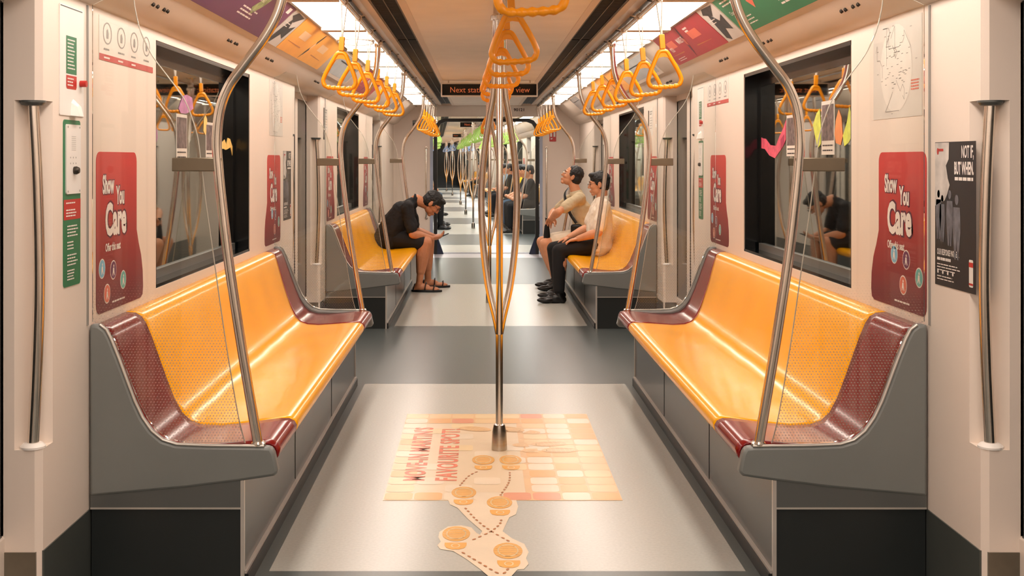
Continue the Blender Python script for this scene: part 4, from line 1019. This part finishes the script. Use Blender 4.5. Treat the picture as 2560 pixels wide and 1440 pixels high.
# ------------------------------------------------------------------ three seated passengers of the front car
person('person in black T-shirt and shorts bent over a phone on the left bench', dict(
    hip=(-1.08,12.87,.565), chest=(-.93,12.87,.84), neck=(-.775,12.87,.965), head=(-.605,12.87,.925), face=(.62,0,-.78), headup=(.78,0,.62),
    shL=(-.86,13.06,.89), shR=(-.86,12.68,.89), elL=(-.80,13.10,.62), elR=(-.80,12.64,.61), wrL=(-.60,12.97,.565), wrR=(-.61,12.77,.555),
    hdL=(1,-.45,.10), hdR=(1,.45,.10), hnL=(0,-.5,1), hnR=(0,.5,1), htL=1, htR=-1, curlL=.7, curlR=.7,
    knL=(-.655,13.05,.515), knR=(-.665,12.70,.515), anL=(-.66,13.09,.085), anR=(-.735,12.67,.085), fdL=(1,.12,0), fdR=(1,-.08,0)),
    dict(skin=SKIN1, shirt=BLKSHIRT, lower='shorts', pants=DSHORT, shoes='sandals', shoe=BLACK, hair=HAIR, eye=EYE, glasses=INKD, sleeve=.78, leg=.84, girth=1.22, limb=1.16, k=1.06, collar=BLKSHIRT))
t = thing('mobile_phone', 'black mobile phone held in the left passenger\'s hands', 'phone', (-.495,12.87,.570), rot=(0,-.42,0))
B().box(-.075, .075, -.036, .036, 0, .009).obj('case', BLACK, t, bevel=.003)
B().box(-.068, .068, -.032, .032, .0085, .0095).obj('screen', emis('phone_glow', (70,90,110), .5), t)
person('person in white short-sleeved shirt and black trousers sitting upright on the right bench', dict(
    hip=(1.085,11.9,.565), chest=(1.10,11.9,.87), neck=(1.115,11.9,1.02), head=(1.085,11.9,1.155), face=(-1,.10,-.14),
    shL=(1.115,11.69,.955), shR=(1.10,12.11,.955), elL=(1.055,11.63,.69), elR=(1.00,12.14,.71), wrL=(.865,11.71,.625), wrR=(.80,12.06,.615),
    hdL=(-1,.10,-.25), hdR=(-1,-.05,-.35), hnL=(0,0,-1), hnR=(0,0,-1), htL=-1, htR=1, curlL=.45, curlR=.45,
    knL=(.68,11.73,.50), knR=(.65,12.07,.50), anL=(.675,11.68,.095), anR=(.70,12.09,.095), fdL=(-1,-.06,0), fdR=(-1,.05,0)),
    dict(skin=SKIN2, shirt=WSHIRT, lower='trousers', pants=BLKPANT, shoes='shoe', shoe=LEATHER, hair=HAIR, eye=EYE, glasses=INKD, sleeve=.80, girth=1.12, limb=1.12, collar=WSHIRT))
person('person in beige shirt and pale shorts with glasses looking up, farther along the right bench', dict(
    hip=(1.06,12.9,.565), chest=(.985,12.9,.87), neck=(.935,12.9,1.055), head=(.893,12.9,1.215), face=(-.92,0,.38), headup=(.38,0,.92),
    shL=(.955,12.70,.99), shR=(.94,13.10,.99), elL=(.73,12.57,.85), elR=(.72,13.22,.82), wrL=(.675,12.78,.775), wrR=(.665,13.0,.745),
    hdL=(-.25,.85,-.35), hdR=(-.2,-.9,-.35), hnL=(-.1,-.2,-1), hnR=(-.1,.2,-1), htL=-1, htR=1, curlL=.95, curlR=.8,
    knL=(.60,12.73,.50), knR=(.585,13.07,.50), anL=(.73,12.74,.09), anR=(.72,13.10,.09), fdL=(-1,-.05,0), fdR=(-1,.08,0)),
    dict(skin=SKIN2, shirt=BEIGE, lower='shorts', pants=LSHORT, shoes='shoe', shoe=LEATHER, hair=HAIR, hair_style='receding', eye=EYE, glasses=STEELP, sleeve=.70, leg=.74, limb=1.14, collar=BEIGE))
t = thing('folded_umbrella', 'black folded umbrella under the beige-shirted passenger\'s hands', 'umbrella', (.625,12.89,.46))
B().lathe([(.012,0),(.030,.03),(.036,.12),(.026,.22),(.014,.245)], (0,0,0), 14).obj('folded_canopy', BLKPANT, t)
B().tube([(0,0,.24),(0,0,.27),(0,0,.31)], [.012,.016,.018], 14).obj('handle', BLACK, t)
t = thing('shoulder_bag', 'small black shoulder bag worn across the beige shirt', 'bag', (.93,12.74,.60))
B().box(-.06, .06, -.03, .02, .01, .11).obj('pouch', BLACK, t, bevel=.02)
B().tube(smooth_path([(.0,-.0,.12),(-.065,.02,.22),(-.10,.10,.33),(-.105,.22,.43),(-.04,.33,.50),(.03,.36,.515)], 6), .016, 8, flat=.3).obj('strap', BLACK, t)
# ================================================================== THE CARS BEYOND THE GANGWAY
def far_car(origin, yaw, name, hm, hkey, colour, benches, people, length, lead, closed=False):
    global FR, wn, dn
    FR = Matrix.Translation(origin) @ Matrix.Rotation(yaw, 4, 'Z')
    darks = []; e = -.0
    for (y0, y1) in benches: darks.append((e if e > 0 else lead, y0)); e = y1
    darks.append((e, min(e+2.9, length)))
    fo = floor(0, length, darks); fo['label'] = f'banded floor of the {name}'
    ce = ceiling(0, length); ce['label'] = f'curved ceiling of the {name}'
    if closed:
        b = B(); b.box(-1.56, 1.56, length, length+.05, 0, 2.25); struct(b.obj('wall_front', BLACKG), f'dark end wall of the {name}')
    prev = 0
    for s in (-1, 1):
        prev = .05
        for i, (y0, y1) in enumerate(benches):
            w0, w1 = y0-.42, y1+.85
            if i == 0: o = wall_section(f'wall_{SIDE[s]}', s, 0, w0-1.2, None, notch=(False, True)); kick(f'baseboard_{SIDE[s]}', s, 0, w0-1.2)
            wall_section(f'wall_{SIDE[s]}', s, w0, w1, (y0+.8, y1-.8)); kick(f'baseboard_{SIDE[s]}', s, w0, w1)
            window(wn, s, y0+.8, y1-.8, f'in the {name}'); wn += 1
            door(s, w0-1.22, w0+.02, dn, f'{SIDE[s]} doors of the {name}, pair {i+1}'); dn += 1
            last = w1
        o = wall_section(f'wall_{SIDE[s]}', s, last, length, None, notch=(False, False)); kick(f'baseboard_{SIDE[s]}', s, last, length)
    n = int(length/1.37)
    lamps([.1+1.37*k for k in range(n)], 1.27, f'the {name}')
    grilles(0, length, max(2, int(length/4)), f'of the {name}')
    for s in (-1, 1): rail(s*.722, .5, length-.4, f'{SIDE[s]} handle rail of the {name}', [1, length/2, length-1])
    rail(0, .5, length-.4, f'middle handle rail of the {name}', [1, length/2, length-1])
    for i, (y0, y1) in enumerate(benches):
        for s in (-1, 1):
            bench(s, y0, y1, f'{SIDE[s]} {ORD[i]} bench in the {name}', f'benches in the {name}')
            for e, y in (('near', y0+.022), ('far', y1-.022)):
                grab_pole(s, y, f'curved grab pole at the {e} end of the {SIDE[s]} {ORD[i]} bench in the {name}', f'curved grab poles in the {name}')
                screen(s, y, f'glass screen at the {e} end of the {SIDE[s]} {ORD[i]} bench in the {name}', f'glass screens in the {name}')
            care_poster(s, y0+.08, f'beside the {SIDE[s]} {ORD[i]} bench in the {name}', True, y0+.55)
        floor_pole(y0+1.75, f'{ORD[i]} bowed aisle pole in the {name}', f'aisle poles in the {name}')
    for k, s in enumerate((-1, 0, 1)):
        ys = [1.3+.66*j for j in range(int((length-2)/.66))] if (s == 0 and not closed) else [y0+1.6+.66*j for (y0, y1) in benches for j in range(-2, 4)]
        handles(hm, hkey, [(s*.722, y, random.uniform(-.06,.06), random.uniform(-.4,.4)) for y in ys], '{} '+colour+f' strap handle on the {"left" if s < 0 else "middle" if s == 0 else "right"} rail of the {name}', f'{colour} strap handles on the {"left" if s < 0 else "middle" if s == 0 else "right"} rail of the {name}')
    for (sd, y, shirt, pants, hs, lab) in people:
        x = lambda v: sd*v; f = -sd
        lt = -1 if sd > 0 else 1
        person(lab, dict(hip=(x(1.07),y,.565), chest=(x(1.07),y,.86), neck=(x(1.05),y,1.03), head=(x(1.02),y,1.165), face=(f,random.uniform(-.3,.3),-.25),
            shL=(x(1.06),y+lt*.2,.96), shR=(x(1.06),y-lt*.2,.96), elL=(x(.95),y+lt*.24,.70), elR=(x(.95),y-lt*.24,.70), wrL=(x(.78),y+lt*.12,.64), wrR=(x(.78),y-lt*.12,.64),
            hdL=(f,-lt*.4,-.1), hdR=(f,lt*.4,-.1), hnL=(0,0,-1), hnR=(0,0,-1), htL=-1, htR=1,
            knL=(x(.66),y+lt*.15,.50), knR=(x(.66),y-lt*.15,.50), anL=(x(.66),y+lt*.16,.095), anR=(x(.66),y-lt*.16,.095), fdL=(f,0,0), fdR=(f,0,0)),
            dict(skin=SKIN2, shirt=shirt, lower='trousers', pants=pants, shoes='shoe', shoe=LEATHER, hair=HAIR, hair_style=hs, eye=EYE), f'passengers seated in the {name}', vox=.012, cloth_vox=.014, detail=False)
    FR = Matrix.Identity(4)
JEANS = shirtm('denim_cloth', (52,76,98)); YELC = shirtm('yellow_cotton', (232,206,40)); GREYC = shirtm('grey_cotton', (120,118,118)); BLUEC = shirtm('pale_blue_cotton', (150,180,200))
org = Vector((0, 17.80, 0)); yaw = math.radians(2.07)
far_car(org, yaw, 'second car', GRN, 'g', 'green', [(4.6, 8.1), (10.8, 14.4), (17.3, 20.8)],
    [(1, 5.1, BLKSHIRT, BLKPANT, 'full', 'person in black T-shirt at the near end of the right bench in the second car'),
     (1, 5.75, GREYC, BLKPANT, 'full', 'person in grey top beside the black T-shirt in the second car'),
     (1, 6.5, BLKSHIRT, JEANS, 'long', 'person in black top and blue jeans on the right bench of the second car'),
     (1, 7.3, YELC, BLKPANT, 'long', 'person in yellow top on the right bench of the second car'),
     (-1, 7.6, BLKSHIRT, JEANS, 'full', 'person in dark top and jeans on the left bench of the second car'),
     (-1, 6.2, GREYC, BLKPANT, 'full', 'person in grey shirt on the left bench of the second car'),
     (1, 11.4, BLKSHIRT, BLKPANT, 'full', 'person in black on the right second bench of the second car'),
     (1, 13.0, BLUEC, BLKPANT, 'long', 'person in pale blue on the right second bench of the second car'),
     (-1, 12.2, BLUEC, JEANS, 'full', 'person in pale blue shirt on the left second bench of the second car')], 23.4, 1.8)
org3 = org+Vector((-math.sin(yaw)*23.45, math.cos(yaw)*23.45, 0))
far_car(org3, yaw+math.radians(1.6), 'third car', BLU, 'b', 'blue', [(3.0, 6.5), (9.2, 12.8)],
    [(1, 4.0, BLKSHIRT, BLKPANT, 'full', 'person in black on the right bench of the third car')], 17.5, 1.0, closed=True)
FR = Matrix.Translation(org) @ Matrix.Rotation(yaw, 4, 'Z')
led_sign(-.27, .22, 6.6, 2.04, 2.165, lambda w, h: [T('Next station:', 0, .042, .065, xs=.85, align='CENTER')], 'small black display with amber words in the second car')
led_sign(-.27, .22, 18.0, 2.04, 2.165, lambda w, h: [T('Next', -.2, .042, .06)], 'far black display in the second car')
FR = Matrix.Identity(4)
# tunnel outside the windows
b = B()
for s in (-1, 1): b.box(*sorted((s*3.1, s*3.3)), -6, 45, -1, 4)
struct(b.obj('trim_5', mat('tunnel_concrete', (58,62,62), .9, var=.3, scale=2, bump=.3)), 'dark tunnel walls outside the windows')

# seat empties sit at the foot of their bench
for o in list(COL.objects):
    if o.parent is None and o.get('category') == 'bench':
        kids = [c for c in COL.objects if c.parent == o]
        pts = [Vector(c.bound_box[i]) for c in kids for i in (0, 6)]
        off = Vector(((min(p.x for p in pts)+max(p.x for p in pts))/2, min(p.y for p in pts), 0))
        for c in kids:
            c.data.transform(Matrix.Translation(-off))
            for g in [x for x in COL.objects if x.parent == c]: g.data.transform(Matrix.Translation(-off))
        o.matrix_world = o.matrix_world @ Matrix.Translation(off)
